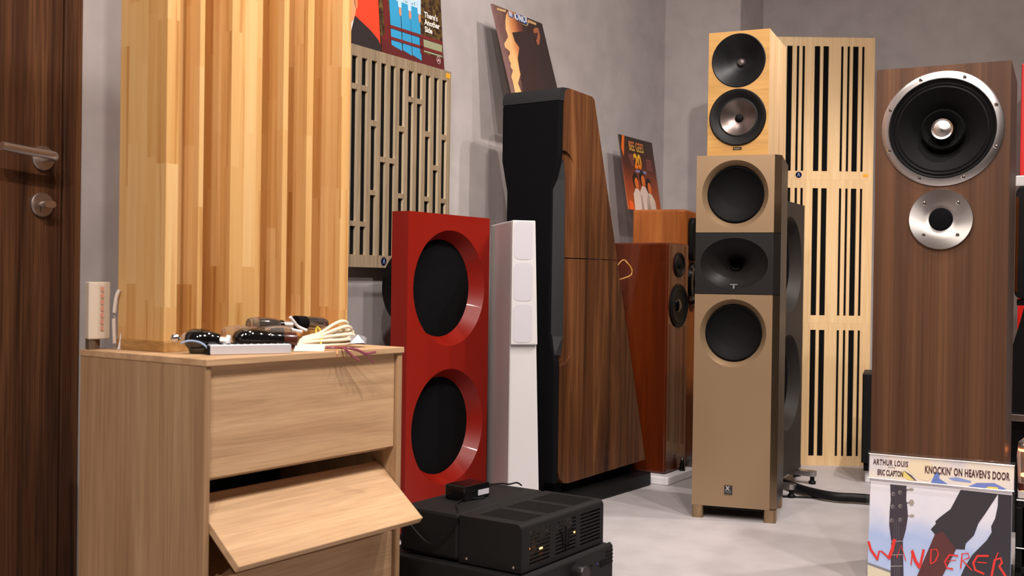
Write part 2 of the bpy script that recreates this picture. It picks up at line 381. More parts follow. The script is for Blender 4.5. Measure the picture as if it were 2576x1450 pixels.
# door with walnut frame
d = bpy.data.objects.new('door_1', None); COL.objects.link(d); d.location = WALL.o; d.rotation_euler.z = math.radians(57); struct(d)
d['label'] = 'dark walnut veneer door in a flush walnut frame'
MB().box(DXG, DX1, WY-.004, WY+.14, 0, DZ).box(DX0, DX0+.045, WY-.004, WY+.14, 0, DZ).box(DX0+.045, DXG, WY-.004, WY+.14, DZ-.045, DZ).build('door_frame', M_DOOR, d, bevel=.003)
leaf = MB().box(DX0+.048, DXG-.003, WY-.002, WY+.04, .005, DZ-.048).build('door_leaf', M_DOOR, d, bevel=.003)
hp = WALL.L(110, 398, 'y', WY-.008); lp = WALL.L(107, 515, 'y', WY-.008); yl = WY-.002
MB().lathe([(.0265, yl), (.0265, yl-.006), (.025, yl-.008), (.001, yl-.008)], hp.x, hp.z, 40, close0=False).build('rosette', M_STEELD, d, smooth=True)
MB().lathe([(.0265, yl), (.0265, yl-.006), (.025, yl-.008), (.001, yl-.008)], lp.x, lp.z, 40, close0=False).build('rosette', M_STEELD, d, smooth=True)
MB().tube([(hp.x, yl-.004, hp.z), (hp.x, yl-.038, hp.z), (hp.x-.004, yl-.048, hp.z+.001), (hp.x-.014, yl-.052, hp.z+.003), (hp.x-.07, yl-.052, hp.z+.006), (hp.x-.125, yl-.052, hp.z+.010)], .0095, 16, 6).build('lever', M_STEEL, d, smooth=True)
tl = MB().prism(rrect(lp.x-.013, lp.x+.013, lp.z-.007, lp.z+.007, .0065), 'y', yl-.036, yl-.018).build('thumb_turn', M_STEEL, d, smooth=True)
MB().lathe([(.0055, yl-.006), (.0055, yl-.02)], lp.x, lp.z, 16).build('turn_stem', M_STEELD, d, smooth=True)
MB().box(lp.x-.006, lp.x-.005, yl-.0084, yl-.007, lp.z-.017, lp.z-.002).build('key_slot', M_BLACK, d)

# ------------------------------------------------------------------ shoe cabinet
K = Frame(P(520, 908, 1.85), 55)
KT = .592
c = thing('shoe_cabinet', 'light oak tilt-drawer cabinet with its middle flap hanging open, below the pine diffuser', 'cabinet', K.W(0, 0, 0), 55)
box('top_board', M_OAKX, c, 0, .52, 0, .374, .580, KT, bevel=.001)
box('side_panel', M_OAKZ, c, .001, .0135, .004, .372, 0, .580)
box('side_panel', M_OAKZ, c, .5045, .519, .004, .372, 0, .580)
box('back_panel', M_BLACK, c, .0135, .5045, .355, .37, .03, .580)
box('shelf', M_OAKX, c, .0135, .5045, .03, .355, .375, .385)
box('shelf', M_OAKX, c, .0135, .5045, .03, .355, .185, .2)
box('plinth_rail', M_OAKX, c, .0135, .5045, .03, .045, 0, .03)
box('drawer_front', M_OAKX, c, .0145, .5035, .012, .027, .382, .5795)
box('drawer_front', M_OAKX, c, .0145, .5035, .012, .027, .035, .203)
fl = MB().box(.015, .503, -.0825, .0825, -.015, 0).build('tilted_flap', M_OAKX, c, bevel=.0015)
fl.location = (0, -.0085, .2945); fl.rotation_euler.x = math.radians(39.5)
MB().box(.012, .015, .02, .05, .25, .33).build('hinge_arm', M_STEELD, c)

# ------------------------------------------------------------------ pine diffuser on the cabinet
DF = Frame(K.W(.055, .19, 0), 55)
g = thing('wooden_sound_diffuser', 'tall finger-jointed pine diffuser of upright fins standing on the oak cabinet', 'diffuser', (DF.o.x, DF.o.y, KT), 55)
HD = 1.2
box('base_board', M_PINEX, g, -.001, .49, -.002, .145, 0, .02)
def fin(n, x0, x1, y0, y1): return box(n, M_PINE, g, x0, x1, y0, y1, .02, HD, bevel=.001)
fin('end_board', 0, .028, 0, .143)
fin('fin', .075, .0865, 0, .11); fin('fin', .29, .304, 0, .11); fin('fin', .358, .376, 0, .11); fin('end_board', .462, .49, 0, .143)
fin('well_block', .028, .075, .047, .11); fin('well_block', .0865, .153, .084, .11); fin('well_block', .153, .2318, 0, .11)
fin('well_block', .2318, .29, .064, .11); fin('well_block', .304, .358, .066, .11); fin('well_block', .376, .462, .098, .11)
fin('back_board', .028, .462, .11, .143)

# ------------------------------------------------------------------ things lying on the cabinet
def lying(name, label, cat, group=None): return thing(name, label, cat, (0, 0, 0), 0, group)
# flattened plastic bag under the tubes
def sheet(name, quad, z0, amp, nx, ny, mat, seed, label, cat):
    rr = random.Random(seed); vs = []; fs = []
    for i in range(nx+1):
        for j in range(ny+1):
            a, b = i/nx, j/ny
            p = (quad[0]*(1-a)+quad[1]*a)*(1-b)+(quad[3]*(1-a)+quad[2]*a)*b
            e = min(a, 1-a, b, 1-b)
            vs.append((p.x+rr.uniform(-1, 1)*.002, p.y+rr.uniform(-1, 1)*.002, z0+(0 if e < .01 else rr.random()*amp)))
    for i in range(nx):
        for j in range(ny): k = i*(ny+1)+j; fs.append((k, k+ny+1, k+ny+2, k+1))
    n = len(vs); vs += [(x, y, KT+.0003) for x, y, z in vs]; fs += [tuple(reversed([i+n for i in f])) for f in fs]
    o = MB().add(vs, fs).build(name, mat); return tag(o, label, cat)
qd = [K.W(.13, .11, 0), K.W(.29, .1, 0), K.W(.30, .17, 0), K.W(.11, .175, 0)]
sheet('plastic_bag', qd, KT+.003, .008, 16, 9, M_CLEAR, 3, 'crumpled clear plastic bag flattened under the vacuum tubes', 'plastic bag')

def tube_thing(label, a, b, R, parts, group='loose vacuum tubes on the cabinet'):
    """parts: (part name, material, [(radius, fraction)])"""
    t = thing('vacuum_tube', label, 'vacuum tube', ((a+b)/2).to_tuple()[:2]+(min(a.z, b.z)-R,), 0, group)
    off = Vector(t.location)
    for n, mat, prof in parts: MB().between(a-off, b-off, prof, 28).build(n, mat, t, smooth=True)
    return t
def onTop(u, v, r): return F(u, v, KT+.004+r)
def at(u, v, y): return K.W(*K.L(u, v, 'y', y))
def lay(u0, v0, u1, v1, y0, y1, dz=0.0):
    return at(u0, v0, y0)+Vector((0, 0, dz)), at(u1, v1, y1)+Vector((0, 0, dz))
a, b = lay(430, 850, 580, 862, .165, .085)
tube_thing('black-glass vacuum tube with a chrome top cap, leftmost on the cabinet', a, b, .02, [
    ('top_cap', M_CHROME, [(.004, 0), (.0085, .03), (.0095, .08), (.0075, .13), (.004, .15), (.004, .18)]),
    ('glass_tip', M_CLEAR, [(.004, .16), (.009, .19), (.012, .23), (.014, .27)]),
    ('glass_bulb', M_GLASSB, [(.013, .25), (.018, .3), (.0205, .38), (.0212, .5), (.0195, .65), (.015, .8), (.0125, .83)]),
    ('metal_collar', M_STEEL, [(.0105, .82), (.0105, .93)]), ('ceramic_ring', M_FOAM, [(.013, .93), (.013, .99)])])
a, b = lay(585, 851, 750, 858, .12, .065)
tube_thing('black-glass vacuum tube with a brown base, just behind the remote control', a, b, .02, [
    ('glass_bulb', M_GLASSB, [(.004, 0), (.012, .03), (.019, .12), (.0212, .28), (.02, .42), (.016, .55)]),
    ('collar', M_BLACKG, [(.017, .53), (.0175, .55), (.0175, .73), (.017, .74)]),
    ('base', M_BROWNB, [(.0172, .745), (.0172, .93), (.0165, .95)]),
    ('pin', M_CHROME, [(.0035, .95), (.0035, 1.0), (.001, 1.01)])])
a, b = lay(556, 840, 650, 838, .178, .125)
tube_thing('clear-glass vacuum tube against the diffuser fins, half hidden by black tubes', a, b, .016, [
    ('glass_bulb', M_GLASSC, [(.005, 0), (.012, .05), (.0155, .2), (.0155, .6), (.013, .72)]),
    ('base', M_BROWNB, [(.0135, .72), (.0135, .98)])])
a, b = lay(620, 817, 732, 822, .172, .15)
tube_thing('silvered vacuum tube lying on top of the tube pile', a, b, .016, [
    ('glass_end', M_GLASSC, [(.004, 0), (.012, .04), (.0158, .14), (.0164, .2)]),
    ('glass_bulb', M_GETTER, [(.0164, .2), (.0166, .4), (.0155, .62), (.0128, .7)]),
    ('collar', M_BLACKG, [(.013, .7), (.013, .79)]), ('base', M_STEEL, [(.0115, .79), (.0115, .99)])])
a, b = lay(742, 812, 822, 815, .16, .165)
tube_thing('silver-grey vacuum tube with a black base behind the white cable coil', a, b, .0145, [
    ('base', M_BLACKM, [(.0145, 0), (.0145, .3)]), ('glass_bulb', M_GETTER, [(.0138, .3), (.015, .5), (.0145, .8), (.01, .95), (.003, 1.0)])])
a, b = lay(660, 838, 735, 836, .1, .075)
tube_thing('small clear vacuum tube lying on the brown-based tube', a, b, .013, [
    ('glass_bulb', M_GLASSC, [(.004, 0), (.01, .06), (.0135, .3), (.0135, .75), (.009, .95), (.003, 1.0)]),
    ('plate', M_DGREY, [(.007, .3), (.007, .7)])])
a, b = lay(474, 877, 530, 874, .14, .105)
tube_thing('dark vacuum tube end poking out below the leftmost tube', a, b, .012, [
    ('glass_bulb', M_GLASSB, [(.004, 0), (.01, .1), (.0125, .35), (.0125, 1.0)])])
# remote control
A = K.L(527, 893, 'z', KT+.001); B = K.L(733, 889, 'z', KT+.001); A = K.W(A.x, A.y, 0); B = K.W(B.x, B.y, 0)
dirr = (B-A); ln = dirr.length
r = thing('remote_control', 'silver remote control with a black end on the cabinet edge', 'remote', (A.x, A.y, KT), math.degrees(math.atan2(dirr.y, dirr.x)))
MB().prism(rrect(0, ln, .0006, .0185, .004), 'y', 0, .042).build('case', plain('silver_case', (222, 222, 230), .35, .35), r, smooth=True, bevel=.001)
box('end_cap', M_BLACK, r, -.004, .003, .0, .0425, .0008, .0175)
for i in range(11):
    for j in range(3): box('button', M_BLACKM, r, .02+i*.0125, .027+i*.0125, .007+j*.011, .013+j*.011, .0185, .0202, bevel=0)
# red stub, pale blue wire
p = K.L(468, 879, 'z', KT+.004)
q = K.W(p.x, p.y, KT)
rs = MB().between(q+Vector((-.012, 0, .0055)), q+Vector((.012, .003, .0055)), [(.004, 0), (.0052, .1), (.0052, .9), (.004, 1)], 12).build('red_cap', M_RUBY, None, smooth=True)
tag(rs, 'small red plastic cap beside the pine diffuser base', 'cap')
wp = [at(u, v, y) for u, v, y in ((455, 864, .12), (475, 858, .11), (500, 861, .1), (518, 872, .09), (524, 884, .085))]
tag(MB().tube(wp, .0016, 8, 4).build('blue_wire', M_LBLUE, None, smooth=True), 'short pale blue wire arching over the black tube', 'wire')
# ivory cable coil with yellow tie
cc = thing('cable_coil', 'coil of flat ivory cable bound with a yellow tie on the cabinet', 'cable', K.W(.33, .1, KT), 55)
def cl(u, v, y):
    p = K.L(u, v, 'y', y); return (p.x-.33, p.y-.1, max(p.z-KT, .004))
LOOPS = [[(748, 868), (800, 860), (850, 857), (884, 855), (889, 860), (872, 866), (830, 869), (780, 872)],
         [(752, 862), (800, 852), (850, 845), (884, 842), (891, 850), (862, 861), (800, 865), (770, 868)],
         [(756, 857), (800, 847), (845, 830), (874, 822), (884, 834), (852, 852), (805, 859), (775, 862)],
         [(762, 852), (803, 840), (838, 818), (862, 809), (874, 818), (846, 840), (806, 853), (778, 857)],
         [(750, 865), (800, 855), (846, 838), (880, 832), (888, 843), (858, 857), (802, 862), (772, 866)]]
co = MB()
for k, lp_ in enumerate(LOOPS):
    for h_ in (0, 1): co.tube([cl(u, v-1.5*h_, .07+.011*k+.006*h_+.004*math.sin(3*i_+k)) for i_, (u, v) in enumerate(lp_)], .0028, 8, 5, closed=True)
co.build('cable_loops', M_IVORY, cc, smooth=True)
MB().tube([cl(760, 835, .11), cl(742, 832, .12), cl(722, 826, .12), cl(712, 828, .12)], .0032, 8, 4).tube([cl(772, 832, .12), cl(750, 822, .13), cl(738, 808, .13), cl(730, 798, .13)], .003, 8, 4).build('cable_end', M_FOAM, cc, smooth=True)
MB().tube([cl(797, 823, .135), cl(806, 832, .115), cl(809, 850, .08), cl(805, 872, .064), cl(799, 868, .09), cl(795, 842, .125)], .0016, 8, 4, closed=True).build('tie', M_YELL, cc, smooth=True)
# paper tape tab, violet wires, blister pouch
tq = [at(738, 884, .045), at(812, 884, .02), at(816, 866, .03), at(745, 866, .06)]
tp = MB().add([tuple(p) for p in tq]+[tuple(p+Vector((.002, .003, 0))) for p in tq], [(0,1,2,3),(7,6,5,4),(0,4,5,1),(1,5,6,2),(2,6,7,3),(3,7,4,0)]).build('paper_tab', plain('waxed_paper', (226, 208, 190), .6), None)
tag(tp, 'cream waxed paper tab between remote and violet wires', 'paper tab')
def ka(x, y, z): return K.W(x, y, KT+z)
ww = thing('speaker_wire', 'violet transparent speaker wire with split ends hanging over the cabinet front', 'wire', ka(.28, .05, 0), 0)
off = Vector(ww.location)
def kw(u, v, y): return at(u, v, y)-off
def kv(u, v, y, lift=.0): return at(u, v, y)-off+Vector((0, 0, lift))
def ke(u, y, z): q_ = K.L(u, 880, 'y', y); return K.W(q_.x, y, KT+z)-off
MB().tube([ka(.245, .075, .006)-off, ka(.30, .05, .006)-off, ke(838, .03, .0055), ke(858, .012, .006), ke(876, -.004, .0055), ke(900, -.014, .001), kw(920, 890, -.02), kw(945, 886, -.03)], .0028, 8, 4).build('wire_core', M_PURPLE, ww, smooth=True)
MB().tube([ka(.255, .064, .006)-off, ka(.305, .042, .006)-off, ke(842, .02, .0055), ke(858, .004, .006), ke(868, -.006, .004), kw(884, 894, -.012), kw(893, 901, -.015), kw(903, 908, -.018)], .0026, 8, 4).build('wire_core', M_PURPLE, ww, smooth=True)
MB().tube([kw(912, 889, -.017), kw(924, 897, -.021), kw(933, 905, -.022), kw(942, 914, -.024)], .002, 8, 4).build('wire_end', M_PURPLE, ww, smooth=True)
MB().tube([ke(855, .006, .008), ke(858, -.006, .006), kw(863, 892, -.01), kw(864, 900, -.012)], .0007, 6, 3).tube([ke(868, -.004, .008), kw(880, 890, -.012), kw(884, 897, -.014)], .0007, 6, 3).tube([ke(846, .006, .008), ke(848, -.008, .004), kw(848, 892, -.012), kw(846, 898, -.014)], .0007, 6, 3).build('copper_strand', M_COPPER, ww, smooth=True)
bl = [at(880, 866, .06), at(914, 866, .05), at(916, 850, .06), at(886, 846, .075)]
rr = random.Random(5); vs = []; fs = []
cen = sum(bl, Vector())/4
bm_ = MB()
for k in range(2): bm_.add([tuple(p+Vector((rr.uniform(-.004, .004), .012*k, rr.uniform(-.003, .003)))) for p in bl]+[tuple(cen+Vector((0, .004+.004*k, .012)))], [(0,1,4),(1,2,4),(2,3,4),(3,0,4)])
bm_.add([tuple(p) for p in bl]+[tuple(p+Vector((.004, .012, 0))) for p in bl], [(0,1,5,4),(1,2,6,5),(2,3,7,6),(3,0,4,7)])
tag(bm_.build('blister_pouch', plain('crumpled_foil', (170, 168, 176), .25, .5), None, merge=False), 'small crumpled silver pouch at the right of the cable coil', 'pouch')
# paper pouch and white strap at the left
pb = thing('paper_pouch', 'cream paper pouch with faded red lettering standing beside the diffuser', 'pouch', K.W(.015, .345, KT), 40)
MB().prism([(-.012, 0), (.0, .0), (.013, .012), (.012, .022), (-.012, .02)], 'z', 0.0, .022).build('base_fold', plain('brown_card', (96, 76, 60), .8), pb)
MB().prism([(-.014, -.002), (.003, -.004), (.03, .006), (.03, .02), (-.014, .02)], 'z', .02, .13).build('paper_bag', plain('kraft_cream', (206, 190, 170), .75), pb, bevel=.002)
for i in range(7):
    MB().poly([(.0085, .112-i*.0125), (.0145, .112-i*.0125), (.0145, .121-i*.0125), (.0085, .121-i*.0125)], 0).build('red_print', plain('faded_red_ink', (190, 128, 108), .8), pb).location = (0, -.0027, 0)
ws = thing('white_strap', 'folded white plastic strap hanging between paper pouch and diffuser', 'strap', K.W(.05, .325, KT), 40)
MB().tube([(0, 0, .002), (.003, 0, .004), (.007, 0, .03), (.008, 0, .09), (.0105, 0, .13), (.012, 0, .134), (.0135, 0, .13), (.0125, 0, .09), (.011, 0, .05), (.0095, 0, .01), (.006, 0, .002)], .0022, 8, 4, closed=True).build('strap_loop', M_FOAM, ws, smooth=True)
MB().tube([(-.006, -.001, .012), (-.008, -.001, .06), (-.004, -.001, .1), (.002, -.001, .115)], .0035, 8, 4).build('strap_tail', plain('cream_plastic', (214, 200, 188), .5), ws, smooth=True)

# ------------------------------------------------------------------ slotted grey oak panel on the wall
pn = thing('slotted_acoustic_panel', 'grey oak acoustic panel with long routed slots hung on the left wall', 'panel', WALL.W(.83, 0, .77), 57)
x_0 = .83; cols = ['1', '1', '2', '3', '3', '2', '1', '1', '2', '3', '2']; cols = ['2', '3'] + cols
xs = [0]; sl = []
for k in range(-2, 11):
    a = .9785+.0438*k-x_0; sl.append((a, a+.0255)); xs += [a, a+.0255]
xs.append(1.463-x_0)
zb = {'1': [(.807, .890), (.905, 1.290), (1.306, 1.387)], '2': [(.807, .986), (1.001, 1.192), (1.209, 1.387)], '3': [(.807, 1.089), (1.105, 1.387)]}
zs = sorted({.77, 1.419}|{z for l in zb.values() for s in l for z in s})
def hole(i, j):
    if i % 2 == 0: return False
    zc = (zs[j]+zs[j+1])/2
    return any(a < zc < b for a, b in zb[cols[i//2]])
eg = MB(); sbd = MB().gridboard(xs, [z-.77 for z in zs], hole, 0, .009, eg).build('slotted_board', M_GOAK, pn)
eg.build('routed_edges', plain('raw_slot_edge', (206, 186, 156), .7), sbd)
box('black_backing', M_BLACKM, pn, .004, xs[-1]-.004, .0095, .038, .004, .645, bevel=0)
bx, bz = WALL.L(965, 658, 'y', 0).x-x_0, WALL.L(965, 658, 'y', 0).z-.77
bd = MB().lathe([(.012, 0), (.012, -.0012), (.001, -.0016)], bx, bz, 24, close0=False).build('round_badge', M_BLUEB, pn, smooth=True)
MB().poly([(bx-.006, bz-.007), (bx-.0035, bz-.007), (bx, bz+.004), (bx+.0035, bz-.007), (bx+.006, bz-.007), (bx+.001, bz+.008), (bx-.001, bz+.008)], -.0018).build('badge_mark', ink((150, 170, 180)), bd)
MB().box(1.435-x_0, 1.457-x_0, -.0008, -.0001, 1.396-.77, 1.411-.77).build('price_sticker', M_ORANGE, pn)

# ------------------------------------------------------------------ record sleeves
class Sheet:
    '''tilted sheet: pixel -> place on its face'''
    def __init__(s_, loc, deg, tilt):
        s_.M = Matrix.Translation(loc) @ Matrix.Rotation(math.radians(deg), 4, 'Z') @ Matrix.Rotation(-math.radians(tilt), 4, 'X'); s_.I = s_.M.inverted()
    def __call__(s_, u, v):
        c_ = s_.I @ CAM; d_ = s_.I.to_3x3() @ ray(u, v); p_ = c_+d_*(-c_.y/d_.y); return (p_.x, p_.z)
def ribbon(pts, wid, y):
    pts = [Vector(p) for p in pts]; L_ = []; R_ = []
    for i in range(len(pts)):
        t_ = (pts[min(i+1, len(pts)-1)]-pts[max(i-1, 0)]).normalized(); n_ = Vector((-t_.y, t_.x))*wid*.5
        L_.append(pts[i]+n_); R_.append(pts[i]-n_)
    m_ = MB()
    for i in range(len(pts)-1): m_.add([(p.x, y, p.y) for p in (L_[i], L_[i+1], R_[i+1], R_[i])], [(0, 1, 2, 3)])
    return m_
def sleeve(name, label, loc, deg, tilt, W_, H_, back, front, thick=.004):
    s = thing(name, label, 'record sleeve', loc, deg, None, -tilt)
    MB().box(0, W_, 0, thick, 0, H_).build('card_sleeve', front, s, bevel=.0006)
    return s
def prints(s, W_, H_, items):
    """items: (name, colour, polygon in 0..1, layer)"""
    for n, c, pts, k in items:
        MB().poly([(x*W_, z*H_) for x, z in pts], -.0003*k-.0003).build(n, ink(c) if isinstance(c, tuple) else c, s)
def spotted(name, a, b_, scale, t0=.45, t1=.6, rough=.35):
    m_, nt, b = newmat(name); tc = nt.nodes.new('ShaderNodeTexCoord'); n = nt.nodes.new('ShaderNodeTexNoise'); n.inputs['Scale'].default_value = scale; n.inputs['Detail'].default_value = 3
    rp = ramp(nt, [(t0, a), (t1, b_)]); nt.links.new(tc.outputs['Object'], n.inputs['Vector']); nt.links.new(n.outputs['Fac'], rp.inputs['Fac']); nt.links.new(rp.outputs['Color'], b.inputs['Base Color'])
    b.inputs['Roughness'].default_value = rough; return m_
def graded(name, axis, stops, rough=.35, noise=0.0):
    """flat print whose ink runs from one colour to another across the sheet"""
    m_, nt, b = newmat(name); tc = nt.nodes.new('ShaderNodeTexCoord'); sp = nt.nodes.new('ShaderNodeSeparateXYZ'); nt.links.new(tc.outputs['Object'], sp.inputs[0])
    mr = nt.nodes.new('ShaderNodeMapRange'); mr.inputs[1].default_value = stops[0][0]; mr.inputs[2].default_value = stops[-1][0]; nt.links.new(sp.outputs['XYZ'.index(axis)], mr.inputs[0])
    t0, t1 = stops[0][0], stops[-1][0]
    rp = ramp(nt, [((t-t0)/(t1-t0), c) for t, c in stops])
    if noise:
        n = nt.nodes.new('ShaderNodeTexNoise'); n.inputs['Scale'].default_value = 14; nt.links.new(tc.outputs['Object'], n.inputs['Vector'])
        ma = nt.nodes.new('ShaderNodeMath'); ma.operation = 'MULTIPLY_ADD'; nt.links.new(n.outputs['Fac'], ma.inputs[0]); ma.inputs[1].default_value = noise
        mb = nt.nodes.new('ShaderNodeMath'); mb.operation = 'SUBTRACT'; nt.links.new(mr.outputs[0], mb.inputs[0]); mb.inputs[1].default_value = noise*.5; nt.links.new(mb.outputs[0], ma.inputs[2]); nt.links.new(ma.outputs[0], rp.inputs['Fac'])
    else: nt.links.new(mr.outputs[0], rp.inputs['Fac'])
    nt.links.new(rp.outputs['Color'], b.inputs['Base Color']); b.inputs['Roughness'].default_value = rough; b.inputs['Coat Weight'].default_value = .2; return m_

ZP = 1.4215
# dinner-jacket portrait, left
s = sleeve('record_sleeve', 'red record sleeve with a dinner-jacket portrait, on the slotted panel', WALL.W(.802, .009, ZP), 57, 4.5, .315, .315, None, ink((226, 66, 40)))
prints(s, .315, .315, [
    ('printed_jacket', (48, 40, 42), [(.1, 0), (1, 0), (1, .06), (.97, .11), (.86, .18), (.635, .28), (.58, .2), (.4, .1), (.2, .25), (.1, .1)], 1),
    ('printed_shirt', (222, 212, 212), [(.42, 0), (.5, 0), (.52, .07), (.575, .1), (.64, .27), (.62, .32), (.45, .2), (.4, .1)], 2),
    ('printed_face', (222, 148, 104), ell(.51, .38, .155, .215), 3), ('printed_ear', (214, 134, 92), ell(.665, .4, .025, .055), 3),
    ('printed_hair', (42, 30, 28), [(.32, .58), (.6, .5), (.65, .46), (.69, .55), (.6, .7), (.4, .7), (.3, .65)], 4),
    ('printed_bow_tie', (40, 36, 42), [(.4, .12), (.48, .15), (.575, .17), (.565, .06), (.48, .1), (.4, .05)], 4)])
# three figures in blue
s = sleeve('record_sleeve', 'record sleeve with three blue-trousered figures behind red railings, on the slotted panel', WALL.W(1.1215, .009, ZP), 57, 4.5, .315, .315, None, spotted('foliage_print', (52, 34, 26), (112, 88, 44), 60, .42, .68))
it = [('printed_post', (104, 34, 34), [(0, 0), (.16, 0), (.16, .14), (.13, .5), (.08, .62), (.05, .5), (.06, .2), (0, .14)], 1),
      ('printed_deck', (92, 36, 36), [(.0, 0), (1, 0), (1, .12), (.16, .1), (.0, .14)], 2),
      ('printed_pond', (150, 152, 120), [(.62, .13), (.98, .13), (.98, .27), (.62, .3)], 1)]
for k, (a, b_) in enumerate(((.15, .31), (.325, .465), (.475, .62))):
    it += [('printed_trousers', (52, 150, 196), [(a, .1-.02*k), (b_, .07-.02*k), (b_+.005, .6), (a-.005, .6)], 3),
           ('printed_blouse', spotted('floral_print_%d' % k, (196, 224, 236), (110, 150, 170), 160, .5, .62), [(a-.03, .62), (a-.01, .56), (b_+.01, .56), (b_+.03, .62), (b_+.03, .86), (a-.03, .86)], 4),
           ('printed_sleeve', (186, 214, 234), [(b_-.03, .5), (b_+.02, .5), (b_+.035, .8), (b_-.045, .8)], 5),
           ('printed_hand', (214, 140, 104), ell(b_-.005, .46, .02, .045), 6)]
it += [('printed_rail', (112, 40, 40), [(.13, .262), (.985, .262), (.985, .295), (.13, .295)], 7), ('printed_rail', (112, 40, 40), [(.13, .15), (.985, .15), (.985, .18), (.13, .18)], 7),
       ('printed_rail', (100, 36, 36), [(.6, .1), (.66, .1), (.66, .27), (.6, .27)], 7)]
prints(s, .315, .315, it)
for k, t in enumerate(("There's", "Another", "Side")): text(t, 'printed_title', ink((232, 226, 218)), s, .69*.315, (.49-.075*k)*.315, -.003, .0255, .92, bold=.0008)
ems = MB().poly(ell(.9*.315, .085*.315, .011, .013), -.003).build('printed_emblem', ink((206, 190, 186)), s)
MB().poly(ell(.9*.315, .085*.315, .0095, .0115), -.0033).build('emblem_field', ink((112, 60, 60)), ems)
MB().poly([(.875*.315, .075*.315), (.9*.315, .1*.315), (.925*.315, .075*.315), (.91*.315, .07*.315), (.9*.315, .088*.315), (.885*.315, .07*.315)], -.0036).build('emblem_mark', ink((206, 190, 186)), ems)

# ------------------------------------------------------------------ red twin-driver baffle and its grey twin
def baffle(name, label, fr, W_, z0, z1, T, x0, rings, mat, cloth, R0, R1, dep):
    b = thing(name, label, 'loudspeaker', fr.W(0, 0, 0), fr.deg)
    mb = MB(); zc = sorted([z0]+[(rings[i]+rings[i+1])/2 for i in range(len(rings)-1)]+[z1])
    for i, rz in enumerate(sorted(rings)):
        mb.holed(x0, x0+W_, zc[i], zc[i+1], x0+W_/2, rz, R0, R0, 0, 72)
        mb.lathe([(R0, 0), (R1, dep)], x0+W_/2, rz, 72, close0=False, close1=False)
    mb.add([(x0,0,z0),(x0+W_,0,z0),(x0+W_,T,z0),(x0,T,z0),(x0,0,z1),(x0+W_,0,z1),(x0+W_,T,z1),(x0,T,z1)], [(0,3,2,1),(4,5,6,7),(1,2,6,5),(2,3,7,6),(3,0,4,7)])
    o = mb.build('baffle', mat, b, smooth=True)
    for rz in rings:
        MB().lathe([(R1+.002, dep-.004), (R1*.9, dep-.006), (R1*.5, dep-.008), (.001, dep-.009)], x0+W_/2, rz, 64, close0=False).build('driver_grille', cloth, b, smooth=True)
    return b
RD = Frame(P(1028, 531, 3.0), 55.5)
rb = baffle('open_baffle_loudspeaker', 'red open-baffle loudspeaker with two large flared woofers', RD, .389, .02, .928, .06, 0, [.712, .304], M_RED, M_BLACKFAB, .17, .142, .045)
for rz in (.712, .304):
    MB().lathe([(.14, .06), (.11, .09), (.085, .105)], .1945, rz, 40).build('driver_basket', M_BLACKM, rb, smooth=True)
    MB().lathe([(.085, .105), (.115, .11), (.115, .165), (.07, .17)], .1945, rz, 48).build('magnet', M_BLACK, rb, smooth=True)
    tb = MB()
    for k in range(40):
        t = 2*math.pi*k/40; cxx, czz = .1945+.119*math.cos(t), rz+.119*math.sin(t)
        tb.box(cxx-.0045, cxx+.0045, .112, .135, czz-.0045, czz+.0045)
    tb.build('cooling_fins', M_BLACK, rb)
box('foot_rail', M_BLACK, rb, .02, .369, -.03, .16, 0, .02)
GR = Frame(P(2016, 1185, 4.05), 61)
gb = baffle('open_baffle_loudspeaker', 'graphite open-baffle loudspeaker half hidden behind the champagne tower', GR, .4, .05, 1.035, .06, -.415, [.81, .385], M_DGREY, M_BLACKFAB, .172, .145, .045)
for xx in (-.36, -.06):
    MB().prism(rrect(xx-.02, xx+.02, -.07, .14, .018), 'z', .03, .048).build('outrigger', M_ALU, gb, smooth=True)
    for yy in (-.055, .12): MB().lathez([(.012, .0), (.014, .008), (.008, .014), (.008, .03)], xx, yy, 20).build('spike_foot', M_BLACK, gb, smooth=True)
MB().prism(rrect(-.03, .09, .02, .05, .012), 'z', .03, .048).build('outrigger', M_ALU, gb, smooth=True)
MB().lathez([(.014, .0), (.016, .008), (.009, .014), (.009, .03)], .075, .035, 20).build('spike_foot', M_BLACK, gb, smooth=True)

# ------------------------------------------------------------------ white slim tower
WT = Frame(P(1287, 552, 3.1), 13)
wt = thing('tower_loudspeaker', 'slim white tower loudspeaker between the red baffle and the walnut tower', 'loudspeaker', WT.W(0, 0, 0), 13)
q = WT.L(1345, 556, 'y', 0); wT, zT = q.x, q.z; zB = WT.L(1352, 868, 'y', -.01).z; wB = WT.L(1355, 1228, 'y', 0).x+.005
v8 = [(.0,0,.02),(wB,0,.02),(wB,.31,.02),(.0,.31,.02),(.0,0,zT),(wT,0,zT),(wT,.29,zT),(.0,.29,zT)]
MB().add(v8, [(0,3,2,1),(4,5,6,7),(0,1,5,4),(1,2,6,5),(2,3,7,6),(3,0,4,7)]).build('cabinet', M_WHITE, wt, bevel=.005, seg=3)
wG = WT.L(1352, 868, 'y', -.01).x
MB().prism([(.0, zB), (wG, zB), (wT, zT), (.0, zT)], 'y', -.012, .0005).build('front_baffle', M_WHITE, wt, bevel=.003, seg=3)
gr = MB(); hh_ = (zT-zB)/3
for k in range(3): gr.prism(rrect(.006, wT-.006, zB+.007+k*hh_, zB+hh_*(k+1)-.003, .016), 'y', -.0128, -.0118)
gr.build('grille_field', M_WHITEG, wt)
box('floor_plate', M_WHITE, wt, -.01, wB+.01, .02, .3, 0, .02, bevel=.004)

